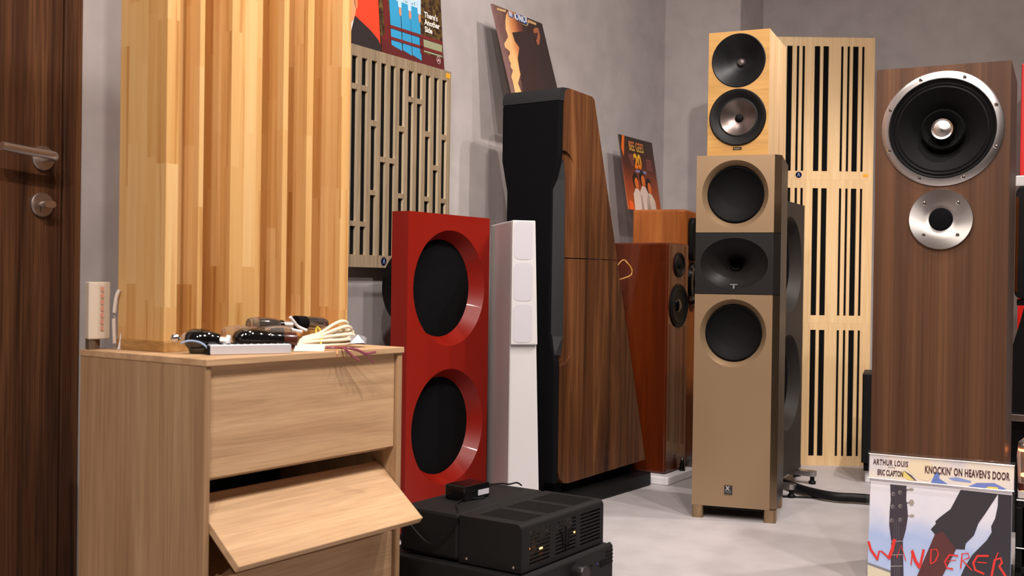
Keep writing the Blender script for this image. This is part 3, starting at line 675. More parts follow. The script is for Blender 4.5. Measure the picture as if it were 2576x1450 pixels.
# ------------------------------------------------------------------ black-front walnut tower
BT = Frame(P(1410, 900, 3.43), -36)
bt = thing('tower_loudspeaker', 'tall tapering walnut tower loudspeaker with a black front and a record on top', 'loudspeaker', BT.W(0, 0, 0), -36)
ZT = 1.358; ZS = .812; WB = .226
def yr(z): return .348+(.572-.348)*(ZS-z)/(ZS-.088) if z < ZS else .186+(.348-.186)*(ZT-z)/(ZT-ZS)
up = [(0, ZS+.0015), (0, ZT-.03)]+[(.035-.035*math.cos(math.radians(t)), ZT-.03+.03*math.sin(math.radians(t))) for t in (30, 60, 90)]+[(.17, ZT-.006), (.184, ZT-.016), (yr(ZS), ZS+.0015)]
lo = [(0, .12), (0, ZS-.0015), (yr(ZS), ZS-.0015), (.570, .095), (.06, .082), (.03, .086), (.01, .1)]
ub = MB().prism(up, 'x', -WB, 0).build('upper_cabinet', M_WALN, bt); lb = MB().prism(lo, 'x', -WB, 0).build('lower_cabinet', M_WALN, bt)
st = arc(0, 1.1563-.0703, .0703, 4, 176, 13)+arc(0, .4657+.0703, .0703, 184, 356, 13)   # scoop cut out of both front edges
for sgn, ex in ((1, 0.0), (-1, -WB)):
    n = len(st); vs = []
    for dd in (0, .12):
        for (a, z) in st:
            # plane leaning across the edge, then outward from it
            vs.append((ex+sgn*(-.0143+a*.213+dd*.977), a*.977-dd*.213, z))
    cutter = MB().add(vs, [tuple(range(n)), tuple(range(2*n-1, n-1, -1))]+[(i, i+n, (i+1) % n+n, (i+1) % n) for i in range(n)]).build('cutter', M_BLACK, bt)
    bpy.context.view_layer.update()
    cut(ub, cutter); cut(lb, cutter); bpy.data.objects.remove(cutter, do_unlink=True)
for o in (ub, lb):
    b_ = o.modifiers.new('edge', 'BEVEL'); b_.width = .003; b_.segments = 2; b_.limit_method = 'ANGLE'; b_.angle_limit = math.radians(40)
def waist(zz):                               # half-width inset of the cloth front along its height
    if zz > 1.13 or zz < .47: return 0
    if zz > 1.03: return .022*(1.13-zz)/.1
    if zz < .57: return .022*(zz-.47)/.1
    return .022
zl = [.09, .3, .47, .5, .54, .57, .7, .9, 1.03, 1.07, 1.1, 1.13, 1.25, ZT-.045]
fr_ = MB().prism([(-WB+.001+waist(z), z) for z in zl]+[(-.001-waist(z), z) for z in reversed(zl)], 'y', -.028, -.002).build('front_grille', M_BLACKFAB, bt, bevel=.006, seg=3)
MB().prism([(-.028, ZT-.045), (-.024, ZT-.02), (-.008, ZT-.002), (.03, ZT+.0005), (.03, ZT-.004), (-.0005, ZT-.045)], 'x', -WB+.001, -.001).build('top_fascia', plain('soft_black_leather', (30, 30, 32), .7, spec=.3), bt, smooth=True)
for sg, e0 in ((1, 0.0), (-1, -WB)):
    tr = MB(); zt1 = [.5, .56, 1.06, 1.125]; vv = []
    for i_, z in enumerate(zt1):
        q = 0.35 if i_ in (0, 3) else 1.0
        vv += [(e0+sg*(-.024*q), -.024, z), (e0+sg*(-.002), .0155*q, z), (e0+sg*(-.03), .0155*q, z), (e0+sg*(-.035), -.02, z)]
    fs_ = [(0, 1, 2, 3), (15, 14, 13, 12)]+[(4*r+c, 4*r+(c+1) % 4, 4*r+4+(c+1) % 4, 4*r+4+c) for r in range(3) for c in range(4)]
    tr.add(vv, fs_).build('edge_trim', plain('charcoal_trim', (26, 27, 29), .6), bt)
box('plinth', M_BLACK, bt, -WB-.02, .014, -.02, .59, .0, .05, bevel=.006)
for yy in (.04, .5): MB().lathez([(.028, .05), (.028, .0945)], -.05, yy, 20).build('support_post', M_BLACKM, bt, smooth=True); MB().lathez([(.028, .05), (.028, .0945)], -.18, yy, 20).build('support_post', M_BLACKM, bt, smooth=True)
# record leaning behind it
M_BRN = graded('brown_portrait_ground', 'X', [(0, (128, 96, 92)), (.06, (104, 72, 66)), (.12, (58, 38, 34)), (.33, (46, 36, 36))], .25, .4)
tlp = P(1237, 3, 3.645); tl_ = 16.0
nx_ = Vector((math.sin(math.radians(57)), -math.cos(math.radians(57)), 0))
base = Vector((tlp.x, tlp.y, 0))+nx_*(.328*math.sin(math.radians(tl_)))
s = sleeve('record_sleeve', 'dark brown record sleeve with a big side-lit profile, leaning above the walnut tower', (base.x, base.y, ZT+.0035), 57, tl_, .328, .328, None, M_BRN, .006)
SC_ = (base.x, base.y, ZT+.0035)
CSH = None
CS = Sheet(SC_, 57, tl_)
def zc__(x, y): a_, b_ = CS(1210+x/6.04, (y+26)/6.04); return (min(max(a_, .0005), .3275), min(max(b_, .0005), .3275))
def pc(name, colr, pts, k): MB().poly([zc__(*p) for p in pts], -.0003*k-.0003).build(name, ink(colr) if isinstance(colr, tuple) else colr, s)
pc('printed_profile', graded('lit_skin_print', 'X', [(.07, (232, 184, 124)), (.105, (206, 132, 80)), (.145, (126, 66, 44)), (.185, (52, 38, 38))], .25, .3), [(400, 60), (378, 200), (368, 300), (372, 420), (398, 490), (408, 540), (350, 640), (362, 692), (430, 750), (440, 790), (415, 840), (432, 900), (452, 935), (447, 990), (482, 1045), (458, 1140), (480, 1210), (520, 1400), (620, 1400), (560, 1240), (600, 1100), (640, 1000), (640, 800), (700, 640), (720, 400), (700, 150)], 1)
pc('printed_shade', (56, 40, 38), [(470, 470), (640, 450), (720, 420), (720, 1380), (640, 1380), (600, 1120), (575, 1000), (555, 860), (580, 700), (510, 600)], 2)
pc('printed_small_face', (158, 92, 64), [(790, 420), (830, 390), (870, 410), (895, 520), (885, 640), (860, 665), (820, 560), (800, 490)], 2); pc('printed_small_face', (66, 44, 40), [(800, 480), (860, 470), (850, 560), (830, 600)], 3)
pc('printed_band', (196, 160, 112), [(235, 95), (380, 130), (370, 165), (240, 125)], 2); pc('printed_band', (190, 150, 100), [(708, 270), (835, 325), (838, 362), (712, 315)], 2)
pc('printed_plate', (60, 96, 150), [(406, 145), (420, 225), (480, 255), (490, 200)], 3); pc('printed_plate', (50, 84, 140), [(498, 185), (505, 260), (690, 350), (698, 300), (660, 225)], 3); pc('printed_rule', (206, 176, 120), [(560, 318), (690, 372), (712, 345), (716, 300), (706, 300), (700, 340), (688, 362)], 4)
LT = ink((206, 206, 214))
pc('printed_letter', LT, [(414, 150), (440, 158), (450, 225), (428, 215)], 4); pc('printed_letter', LT, [(448, 160), (462, 166), (470, 236), (458, 230)], 4)
pc('printed_letter', LT, [(500, 180), (512, 180), (520, 262), (508, 258)], 4); pc('printed_letter', LT, [(512, 200), (540, 176), (566, 200), (570, 260), (545, 285), (520, 262)], 4); pc('printed_letter', (60, 74, 130), [(524, 205), (540, 192), (556, 212), (556, 252), (544, 262), (530, 246)], 5)
pc('printed_letter', LT, [(572, 200), (584, 204), (612, 262), (608, 216), (620, 222), (626, 312), (612, 306), (588, 250), (590, 296), (578, 290)], 4)
pc('printed_letter', LT, [(622, 240), (645, 215), (672, 236), (680, 300), (655, 325), (632, 300)], 4); pc('printed_letter', (50, 84, 120), [(634, 246), (648, 232), (664, 252), (666, 290), (654, 302), (640, 282)], 5); pc('printed_letter', LT, [(676, 236), (688, 242), (696, 320), (684, 314)], 4)
MB().box(.3285, .337, .001, .0018, .01, .318).build('plastic_cover_edge', M_CLEAR, s)

# ------------------------------------------------------------------ cherry tower on foam, amber tower, record, loose wire
CH = Frame(P(1672, 1195, 3.95), 57)
ft = thing('foam_block', 'white foam slab under the glossy cherry tower', 'foam block', CH.W(0, 0, 0), 57)
MB().prism(rrect(-.05, .215, -.035, .27, .01), 'z', 0, .03).build('slab', M_FOAM, ft, bevel=.004)
ct = thing('tower_loudspeaker', 'glossy dark cherry tower loudspeaker on a white foam slab', 'loudspeaker', CH.W(0, 0, .03), 57)
MB().box(0, .188, 0, .28, .002, .856).build('cabinet', M_CHER, ct, bevel=.007, seg=3)
def driver(par, x, z, R, y=0, kind='paper'):
    dv = MB().lathe([(R, y+.0005), (R, y-.004), (R*.95, y-.006), (R*.88, y-.005), (R*.84, y-.002)], x, z, 48, close0=False, close1=False).build('driver_ring', M_BLACK, par, smooth=True)
    MB().lathe([(R*.86, y-.002), (R*.8, y-.006), (R*.72, y-.002), (R*.45, y+.0-.0008), (R*.3, y-.0005)], x, z, 48, close0=False, close1=False).build('surround', M_RUBBER, dv, smooth=True)
    MB().lathe([(R*.31, y-.0006), (R*.28, y-.004), (R*.15, y-.008), (.0005, y-.009)], x, z, 32, close0=False).build('dust_cap', M_BLACKG if kind == 'gloss' else M_CONE, dv, smooth=True)
    return dv
driver(ct, .098, .775, .047); driver(ct, .098, .622, .082, kind='gloss')
MB().lathez([(.012, .0005), (.012, .006), (.003, .055), (.001, .058)], .12, -.016, 20).build('cone_foot', M_BLACKG, ct, smooth=True)
AM = Frame(P(1724, 527, 4.24), 67)
ayb = AM.L(1592, 527, 'x', 0).y
at_ = thing('tower_loudspeaker', 'amber wood tower loudspeaker at the back carrying the orange record sleeve', 'loudspeaker', AM.W(0, 0, 0), 67)
MB().prism([(0, .03), (.02, 0), (.2, 0), (.22, .03), (.22, ayb), (0, ayb)], 'z', .03, 1.03).build('cabinet', M_AMBER, at_, bevel=.008, seg=3)
MB().prism(rrect(.05, .17, .83, 1.0, .03), 'y', -.022, 0.001).build('tweeter_pod', M_BLACK, at_, smooth=True, bevel=.006)
MB().lathe([(.085, .0), (.086, -.012), (.08, -.022), (.07, -.026), (.04, -.016), (.02, -.02), (.001, -.024)], .11, .735, 48, close0=False).build('bowl_driver', M_BLACKG, at_, smooth=True)
for xx, yy in ((.03, .04), (.19, .04), (.03, ayb-.03), (.19, ayb-.03)): MB().lathez([(.004, 0), (.018, .02), (.018, .031)], xx, yy, 16).build('spike_foot', M_BLACKG, at_, smooth=True)
# record 20
t2 = P(1556, 342, 4.42); tl2 = 9.5
bs = Vector((t2.x, t2.y, 0))+nx_*(.315*math.sin(math.radians(tl2)))
M_ORN = graded('orange_fade_print', 'Z', [(0, (190, 92, 36)), (.12, (140, 62, 34)), (.2, (84, 44, 32)), (.315, (48, 38, 32))], .35, .25)
s = sleeve('record_sleeve', 'orange and brown record sleeve with a big yellow 20, on the amber tower', (bs.x, bs.y, 1.037), 57, tl2, .315, .315, None, M_ORN)
it = [('printed_ribbon', (236, 112, 36), [(.02, .82), (.06, .7), (.16, 1.0), (.09, 1.0)], 1), ('printed_caption', (140, 132, 168), [(.36, .525), (.68, .525), (.68, .56), (.36, .56)], 1)]
for k in range(6): it += [('printed_list', (146, 84, 74), [(.2+.01*k, .64-.027*k+.1), (.34, .64-.027*k+.1), (.34, .655-.027*k+.1), (.2+.01*k, .655-.027*k+.1)], 1), ('printed_list', (146, 84, 74), [(.72, .64-.027*k+.08), (.9-.012*((k*5) % 4), .64-.027*k+.08), (.9-.012*((k*5) % 4), .655-.027*k+.08), (.72, .655-.027*k+.08)], 1)]
for (x, z) in ((.32, .4), (.53, .45), (.7, .36)):
    it += [('printed_hair', (40, 28, 24), ell(x, z, .085, .115), 2), ('printed_face', (222, 112, 48), ell(x+.015, z-.03, .055, .08), 3),
           ('printed_shirt', (222, 200, 184), [(x-.14, 0), (x+.15, 0), (x+.13, z-.2), (x+.05, z-.11), (x-.04, z-.1), (x-.12, z-.18)], 4)]
it += [('printed_badge', (236, 96, 40), [(.02, .0), (.16, .0), (.14, .1), (.05, .13)], 5)]
prints(s, .315, .315, it)
M_YO = graded('yellow_orange_ink', 'Z', [(.185, (240, 116, 32)), (.25, (248, 200, 48))], .35)
text('20', 'printed_number', M_YO, s, .34*.315, .585*.315, -.0022, .083, .82, bold=.004)
text('BEE GEES', 'printed_title', graded('title_ink', 'Z', [(.255, (216, 180, 84)), (.3, (230, 104, 60))], .35), s, .24*.315, .815*.315, -.0022, .055, .62, bold=.001)
# amber loop of speaker wire
lw = [BT.W(-.03, .3715, .775), P(1566, 655, 3.86), P(1580, 664, 3.87), P(1589, 678, 3.88), P(1588, 691, 3.88), P(1576, 698, 3.87), BT.W(-.05, .384, .735)]
tag(MB().tube(lw, .0025, 8, 5).build('speaker_wire', M_YWIRE, None, smooth=True), 'loop of amber speaker wire between walnut and cherry towers', 'wire')

# ------------------------------------------------------------------ champagne tower with bookshelf speaker on top
GD = Frame(P(1945, 1280, 3.3), -18)
gt = thing('tower_loudspeaker', 'champagne gold tower loudspeaker with a black horn band between two woofers', 'loudspeaker', GD.W(0, 0, 0), -18)
XL, XR, xc = -.2505, -.0115, -.131
CHX, CHY, GDp = .02, .026, .31
def section(z0, z1, mat, hole_=None, flare=None, name='front_section'):
    mb = MB()
    if hole_: mb.holed(XL, XR, z0, z1, *hole_, 0, 72)
    else: mb.add([(XL,0,z0),(XR,0,z0),(XR,0,z1),(XL,0,z1)], [(0,1,2,3)])
    o = mb.build(name, mat, gt)
    if flare: MB().lathe([(1, 0)]+flare, hole_[0], hole_[1], 72, ex=hole_[2], ez=hole_[3], close0=False, close1=False).build('driver_flare', mat, o, smooth=True)
    for (a, b_) in ((XR, XR+CHX),): MB().add([(a,0,z0),(b_,CHY,z0),(b_,CHY,z1),(a,0,z1)], [(0,1,2,3)]).build('chamfer', M_GOLDD if mat is M_GOLD else mat, gt)
    MB().add([(XL,0,z0),(XL,0,z1),(XL,CHY,z1),(XL,CHY,z0)], [(0,1,2,3)]).build('side_return', mat, gt)
    for z in (z0, z1): MB().add([(XL,CHY,z),(XR+CHX,CHY,z),(XR,0,z),(XL,0,z)], [(0,1,2,3)]).build('section_edge', mat, gt)
    return o
fl_ = [(.97, .004), (.9, .014), (.855, .022)]
section(.897, 1.1375, M_GOLD, (xc, 1.0165, .102, .106), fl_)
section(.48-.02, .7035, M_GOLD, (xc, .583, .102, .106), fl_)
section(.04, .46, M_GOLD)
hn = section(.705, .8955, M_DGREY and plain('horn_black', (24, 21, 20), .42, spec=.3), (xc, .8, .104, .08), [(.95, .006), (.8, .02), (.6, .036), (.4, .054), (.26, .074), (.18, .09)], 'horn_section')
MB().lathe([(.02, .066), (.02, .11), (.001, .11)], xc, .8, 24, close0=False).build('horn_throat', M_BLACKM, hn, smooth=True)
MB().add([(xc-.013, .0085, .7365), (xc+.013, .0085, .7365), (xc+.011, .0075, .733), (xc+.003, .0075, .733), (xc+.0025, .003, .722), (xc-.0025, .003, .722), (xc-.003, .0075, .733), (xc-.011, .0075, .733)], [(0,1,2,3),(0,3,6,7),(3,4,5,6)]).build('horn_emblem', plain('emblem_grey', (44, 41, 42), .4), hn)
for zc_ in (1.0165, .583):
    MB().lathe([(.0885, .0215), (.084, .017), (.08, .023), (.05, .036), (.03, .044), (.001, .044)], xc, zc_, 64, close0=False).build('woofer_cone', M_CONE, gt, smooth=True)
MB().add([(XL,CHY,.04),(XR+CHX,CHY,.04),(XR+CHX,GDp,.04),(XL,GDp,.04),(XL,CHY,1.1375),(XR+CHX,CHY,1.1375),(XR+CHX,GDp,1.1375),(XL,GDp,1.1375)], [(0,3,2,1),(4,5,6,7),(1,2,6,5),(2,3,7,6),(3,0,4,7)]).build('cabinet', plain('dark_bronze', (30, 27, 26), .4, spec=.35), gt, bevel=.002)
bdg = MB().prism([(xc-.0125-.006, .079), (xc+.0065, .079), (xc+.0065, .108), (xc-.0185, .108)], 'y', -.0016, 0).build('badge', M_BLACKG, gt)
text('X', 'badge_letter', ink((176, 164, 166)), bdg, xc-.0135, .0935, -.0019, .0165, .9, bold=.0008)
MB().poly([(xc-.0155, .086), (xc+.0035, .086), (xc+.0035, .0905), (xc-.0155, .0905)], -.0019).build('badge_line', ink((84, 78, 80)), bdg); MB().poly([(xc-.010, .0815), (xc-.002, .0815), (xc-.002, .0835), (xc-.010, .0835)], -.0019).build('badge_line', ink((84, 78, 80)), bdg)
for (xa, xb) in ((XL, XL+.036), (XR-.018, XR+CHX)):
    for (ya, yb) in ((.0, .07), (GDp-.07, GDp)):
        MB().prism(rrect(xa, xb, ya, yb, .01), 'z', 0, .0395).build('plinth_foot', plain('champagne_metal', (150, 126, 98), .25, .85), gt, smooth=True)
box('plinth_shadow_plate', M_BLACK, gt, XL, XR, .04, GDp-.02, .024, .0395)
AP = Frame(P(1937, 380, 3.32), -24)
ap = thing('bookshelf_loudspeaker', 'birch bookshelf loudspeaker standing on the champagne tower', 'loudspeaker', AP.W(0, 0, 1.1385), -24)
ZA = 1.139
def za(z): return z-1.1385
ax = -.1015; AL, AR = -.1965, -.006
mb = MB()
wgz, wfz = 1.4365, 1.2585; zm = (wgz+wfz)/2
mb.holed(AL, AR, za(ZA), za(zm), ax, za(wfz), .08, .08, 0, 64).holed(AL, AR, za(zm), za(1.5285), ax, za(wgz), .083, .0815, 0, 64)
fb = mb.build('front_baffle', M_BIRCH, ap)
MB().add([(AL,0,za(ZA)),(AR,0,za(ZA)),(AR,.285,za(ZA)),(AL,.285,za(ZA)),(AL,0,za(1.5285)),(AR,0,za(1.5285)),(AR,.285,za(1.5285)),(AL,.285,za(1.5285))], [(0,3,2,1),(4,5,6,7),(1,2,6,5),(2,3,7,6),(3,0,4,7)]).build('cabinet', M_BIRCHS, ap, merge=False)
M_WG = plain('satin_black_waveguide', (16, 16, 18), .45, spec=.3)
MB().lathe([(.0845, -.0008), (.082, -.002), (.076, .002), (.06, .014), (.04, .028), (.022, .038), (.014, .04)], ax, za(wgz), 64, close0=False, close1=False).build('waveguide', M_WG, ap, smooth=True)
MB().lathe([(.014, .04), (.0125, .034), (.009, .03), (.001, .0285)], ax, za(wgz), 32, close0=False).build('tweeter_dome', plain('grey_dome', (96, 86, 84), .35, .6), ap, smooth=True)
MB().lathe([(.0885, -.0005), (.089, -.004), (.086, -.007), (.078, -.006), (.07, -.001), (.062, .003), (.056, .002)], ax, za(wfz), 64, close0=False, close1=False).build('woofer_surround', M_RUBBER, ap, smooth=True)
MB().lathe([(.057, .002), (.04, .012), (.02, .02), (.015, .021)], ax, za(wfz), 64, close0=False).build('woofer_cone', M_CONEM, ap, smooth=True)
MB().lathe([(.0135, .0212), (.011, .014), (.006, .011), (.001, .01)], ax, za(wfz), 32, close0=False).build('phase_plug', M_CONE, ap, smooth=True)
bp_ = MB().prism([(ax-.0135, za(1.1565)), (ax+.0135, za(1.1565)), (ax+.0135, za(1.1645)), (ax-.0135, za(1.1645))], 'y', -.001, 0).build('name_plate', M_BLACKG, ap)
text('amphion', 'name_lettering', ink((190, 170, 150)), bp_, ax, za(1.1585), -.0014, .0066, .95, 'CENTER')

# ------------------------------------------------------------------ slotted maple panels stacked in the corner
PN = Frame(P(2184, 1172, 4.38), 0)
PW = .6
sx = [(-.545, -.523), (-.49, -.468), (-.4, -.378), (-.358, -.336), (-.3182, -.3085), (-.295, -.285), (-.2456, -.2231), (-.2102, -.1876), (-.1376, -.1279), (-.1118, -.1021), (-.0892, -.0666), (-.0521, -.0424)]
xs = [-PW]
for a, b_ in sx: xs += [a, b_]
xs.append(0)
lv = [(.0, .583), (.5832, 1.1685), (1.1687, 1.748)]
sz = [(.0395, .5545), (.614, 1.133), (1.2025, 1.712)]
nm = ['bottom', 'middle', 'top']
for k in range(3):
    t = thing('slotted_acoustic_panel', 'pale maple acoustic panel with thin and thick slots, %s of the stack of three' % nm[k], 'panel', PN.W(0, 0, lv[k][0]), 0, 'stacked maple acoustic panels')
    zz = [0, sz[k][0]-lv[k][0], sz[k][1]-lv[k][0], lv[k][1]-lv[k][0]]
    MB().gridboard(xs, zz, lambda i, j: i % 2 == 1 and j == 1, 0, .005).build('slotted_board', M_MAPLE, t)
    box('black_backing', M_BLACKM, t, -PW+.003, -.003, .0055, .05, .003, zz[3]-.003, bevel=0)
    if k == 2:
        q = PN.L(2009, 440, 'y', 0)
        bb = MB().lathe([(.0125, 0), (.0125, -.0012), (.001, -.0016)], q.x, q.z-lv[k][0], 24, close0=False).build('round_badge', M_BLUEB, t, smooth=True)
        z_ = q.z-lv[k][0]
        MB().poly([(q.x-.006, z_-.007), (q.x-.0035, z_-.007), (q.x, z_+.004), (q.x+.0035, z_-.007), (q.x+.006, z_-.007), (q.x+.001, z_+.008), (q.x-.001, z_+.008)], -.0018).build('badge_mark', ink((150, 170, 180)), bb)
        q = PN.L(2177, 442, 'y', 0)
        MB().box(q.x-.01, q.x+.011, -.0008, -.0001, q.z-lv[k][0]-.006, q.z-lv[k][0]+.006).build('price_sticker', M_ORANGE, t)

# ------------------------------------------------------------------ walnut tower at the right with its record
ZU = Frame(P(2545, 150, 2.5), -27.5)
zu = thing('tower_loudspeaker', 'straight-grained walnut tower loudspeaker with a large metal-ringed driver at the right', 'loudspeaker', ZU.W(0, 0, 0), -27.5)
x0, x1 = -.3005, .0; zc1, zc2, xcz = 1.115, .898, -.148
mb = MB()
mb.holed(x0, x1, .99, 1.2665, -.149, zc1, .12, .12, 0, 72).add([(x0,0,.02),(x1,0,.02),(x1,0,.99),(x0,0,.99)], [(0,1,2,3)])
D_ = .305
mb.add([(x0,0,.02),(x1,0,.02),(x1,D_,.02),(x0,D_,.02),(x0,0,1.2665),(x1,0,1.2665),(x1,D_,1.2665),(x0,D_,1.2665)], [(0,3,2,1),(4,5,6,7),(1,2,6,5),(2,3,7,6),(3,0,4,7)])
mb.build('cabinet', M_WALZ, zu)
MB().lathe([(.1375, .0), (.1375, -.003), (.135, -.005), (.121, -.0065), (.119, -.004), (.118, .004)], -.149, zc1, 96, close0=False, close1=False).build('driver_ring', M_ALU, zu, smooth=True)
MB().lathe([(.1185, .003), (.116, -.001), (.112, .003), (.108, -.001), (.104, .004), (.1, .002)], -.149, zc1, 72, close0=False, close1=False).build('pleated_surround', M_RUBBER, zu, smooth=True)
MB().lathe([(.101, .002), (.07, .026), (.048, .042), (.046, .044), (.03, .05)], -.149, zc1, 72, close0=False, close1=False).build('cone', M_CONE, zu, smooth=True)
MB().lathe([(.0475, .041), (.05, .02), (.046, .014), (.034, .03), (.026, .046)], -.149, zc1, 48, close0=False, close1=False).build('whizzer_cone', M_BLACKM, zu, smooth=True)
MB().lathe([(.026, .05), (.026, .006), (.0245, .003), (.02, .005), (.012, .002), (.001, .0)], -.149, zc1, 48, close0=False).build('phase_plug', M_SPUN, zu, smooth=True)
MB().lathe([(.0725, .0), (.0725, -.005), (.071, -.007), (.05, -.0052), (.036, -.003), (.027, -.0012)], xcz, zc2, 72, close0=False).build('horn_plate', M_SPUN, zu, smooth=True)
MB().lathe([(.0275, -.001), (.0265, -.004), (.02, -.006), (.001, -.007)], xcz, zc2, 40, close0=False).build('horn_mesh', M_BLACKFAB, zu, smooth=True)
for k in range(8):
    t = math.radians(22.5+45*k); screw(zu, -.149+.128*math.cos(t), zc1+.128*math.sin(t), -.0055, .0046)
for k in range(4):
    t = math.radians(45+90*k); screw(zu, xcz+.0535*math.cos(t), zc2+.0535*math.sin(t), -.0055, .0046)
box('plinth', M_BLACK, zu, x0-.01, x1+.01, .04, D_+.01, 0, .02)
# record in front of it
M_SKY = graded('sky_print', 'Z', [(0, (176, 192, 224)), (.12, (158, 176, 214)), (.2, (206, 204, 214)), (.27, (214, 208, 212))], .3, .5)
LW, LH = .315, .315
lpz = .008
s = sleeve('record_sleeve', 'record sleeve with a guitar neck and red brush lettering leaning on the right walnut tower', ZU.W(-.297, -.042, .006), -27.5, 5.5, LW, LH, None, M_SKY, .005)
SE = Sheet(ZU.W(-.297, -.042, .006), -27.5, 5.5)
def ze(x, y): a_, b_ = SE(2140+x/3.92, 1080+y/3.92); return (min(max(a_, .0005), LW-.0005), min(max(b_, .0005), LH))
def pe(name, colr, pts, k): MB().poly([ze(*p) for p in pts], -.0003*k-.0003).build(name, ink(colr), s)
pe('printed_ground', (206, 196, 170), [(120, 1325), (395, 1420), (395, 1600), (100, 1600)], 1); pe('printed_horizon', (120, 118, 124), [(122, 1308), (395, 1395), (395, 1420), (120, 1330)], 2)
pe('printed_coat', (36, 31, 38), [(1085, 600), (1455, 640), (1330, 830), (1260, 930), (1215, 1050), (1135, 1130), (1125, 1190), (1040, 1185), (830, 1040), (790, 990), (840, 935), (835, 910), (880, 870), (985, 790)], 1)
pe('printed_coat', (33, 29, 38), [(1455, 640), (1660, 660), (1660, 1600), (1020, 1600), (1120, 1370), (1200, 1240), (1340, 1100), (1390, 1020), (1385, 960), (1425, 880), (1450, 760)], 2)
pe('printed_forearm', (78, 30, 30), [(830, 1040), (905, 1010), (1040, 1185), (830, 1600), (590, 1600)], 3)
pe('printed_headstock', (48, 39, 50), [(390, 545), (552, 560), (548, 700), (558, 760), (565, 860), (545, 990), (515, 1100), (525, 1600), (390, 1600), (400, 1100), (380, 950), (385, 800), (395, 700)], 2)
for (x, y, a_, b_) in ((597, 595, 25, 13), (600, 725, 25, 30), (603, 855, 25, 13)):
    pe('printed_peg', (150, 140, 132), [(x+a_*math.cos(t), y+b_*math.sin(t)) for t in (k*math.pi/8 for k in range(16))], 3); pe('printed_stem', (70, 60, 70), [(548, y+2), (575, y-3), (575, y+5), (548, y+12)], 3)
for (x, y) in ((420, 640), (488, 625), (415, 765), (490, 760), (405, 900), (490, 895)):
    pe('printed_post', (122, 114, 112), [(x+18*math.cos(t), y+20*math.sin(t)) for t in (k*math.pi/8 for k in range(16))], 3); pe('printed_post', (70, 60, 68), [(x+4+11*math.cos(t), y+2+12*math.sin(t)) for t in (k*math.pi/6 for k in range(12))], 4)
for y in (1105, 1238, 1350): pe('printed_fret', (168, 158, 156), [(398, y), (512, y-2), (512, y+4), (398, y+7)], 3)
for x in (430, 452, 474): pe('printed_string', (92, 84, 92), [(x, 900), (x+3, 900), (x+5, 1600), (x+1, 1600)], 3)
SR = ink((206, 36, 30))
for k, (pts, wd) in enumerate((([(160, 1105), (200, 1190), (270, 1290)], 26), ([(262, 1285), (282, 1205), (305, 1205), (385, 1275)], 18), ([(375, 1280), (410, 1190), (435, 1085)], 34),
        ([(455, 1272), (500, 1140), (545, 1298)], 11), ([(596, 1340), (612, 1188)], 12), ([(606, 1200), (640, 1300), (685, 1370)], 32), ([(680, 1368), (705, 1260), (722, 1185)], 24),
        ([(788, 1325), (795, 1188), (850, 1186), (866, 1235), (835, 1305), (790, 1330)], 13), ([(1062, 1250), (975, 1240), (930, 1305), (950, 1370), (1012, 1380)], 18), ([(950, 1305), (1042, 1290)], 8),
        ([(1085, 1372), (1100, 1228), (1160, 1225), (1172, 1265), (1105, 1295), (1195, 1392)], 13), ([(1362, 1250), (1250, 1250), (1210, 1320), (1230, 1390), (1318, 1428)], 22), ([(1250, 1312), (1345, 1320)], 10),
        ([(1390, 1450), (1422, 1290), (1480, 1272), (1492, 1320), (1466, 1352), (1528, 1452)], 22), ([(1425, 1290), (1455, 1215)], 10))):
    ribbon([ze(*p) for p in pts], wd/3.92*2.4/2700, -.0022-.0001*k).build('brush_stroke', SR, s)
# banner slip over the top and its clear plastic cover
bn = thing('banner_slip', 'printed paper banner slip folded over the top of the guitar record sleeve', 'paper slip', ZU.W(-.297, -.042, .006), -27.5, None, -5.5)
M_SLIP = spotted('painted_sky_print', (188, 184, 196), (214, 202, 188), 9, .4, .6)
MB().box(-.003, LW+.003, -.0036, -.003, .262, LH+.004).box(-.003, LW+.003, .0055, .006, .262, LH+.004).box(-.003, LW+.003, -.003, .0055, LH+.0035, LH+.004).build('paper_slip', M_SLIP, bn)
def sl_(n, c, pts, k): MB().poly([(x*LW, .262+z*.057) for x, z in pts], -.0038-.0002*k).build(n, ink(c), bn)
sl_('printed_shape', (214, 196, 166), [(.26, .55), (.3, .9), (.42, .95), (.47, .6), (.46, .3), (.42, .1), (.36, .12), (.3, .35)], 1)
sl_('printed_shape', (210, 190, 110), [(.24, .4), (.26, .42), (.33, .06), (.28, .06), (.22, .22)], 1); sl_('printed_shape', (84, 70, 76), [(.24, .46), (.3, .28), (.34, .06), (.325, .06), (.28, .26)], 2)
sl_('printed_shape', (92, 114, 176), [(.44, .02), (.46, .3), (.47, .5), (.5, .48), (.5, .24), (.56, .04)], 2); sl_('printed_shape', (126, 142, 190), [(.56, .3), (.62, .36), (.72, .26), (.72, .18), (.6, .2)], 1)
sl_('printed_shape', (104, 118, 180), [(.7, .02), (.76, .2), (.88, .26), (.96, .06), (.94, .02)], 1); sl_('printed_shape', (212, 190, 90), [(.82, .02), (.84, .1), (.9, .1), (.91, .02)], 2)
TI = ink((66, 30, 32))
text('ARTHUR LOUIS', 'printed_name', TI, bn, .02*LW, .262+.6*.057, -.0046, .0185, .56, bold=.0006, spacing=1.15)
text('featuring', 'printed_name', TI, bn, .13*LW, .262+.5*.057, -.0046, .0055, .8)
text('ERIC CLAPTON', 'printed_name', TI, bn, .052*LW, .262+.17*.057, -.0046, .0185, .47, bold=.0006)
text("KNOCKIN' ON HEAVEN'S DOOR", 'printed_title', TI, bn, .395*LW, .262+.42*.057, -.0046, .0245, .48, bold=.0008, spacing=1.08)
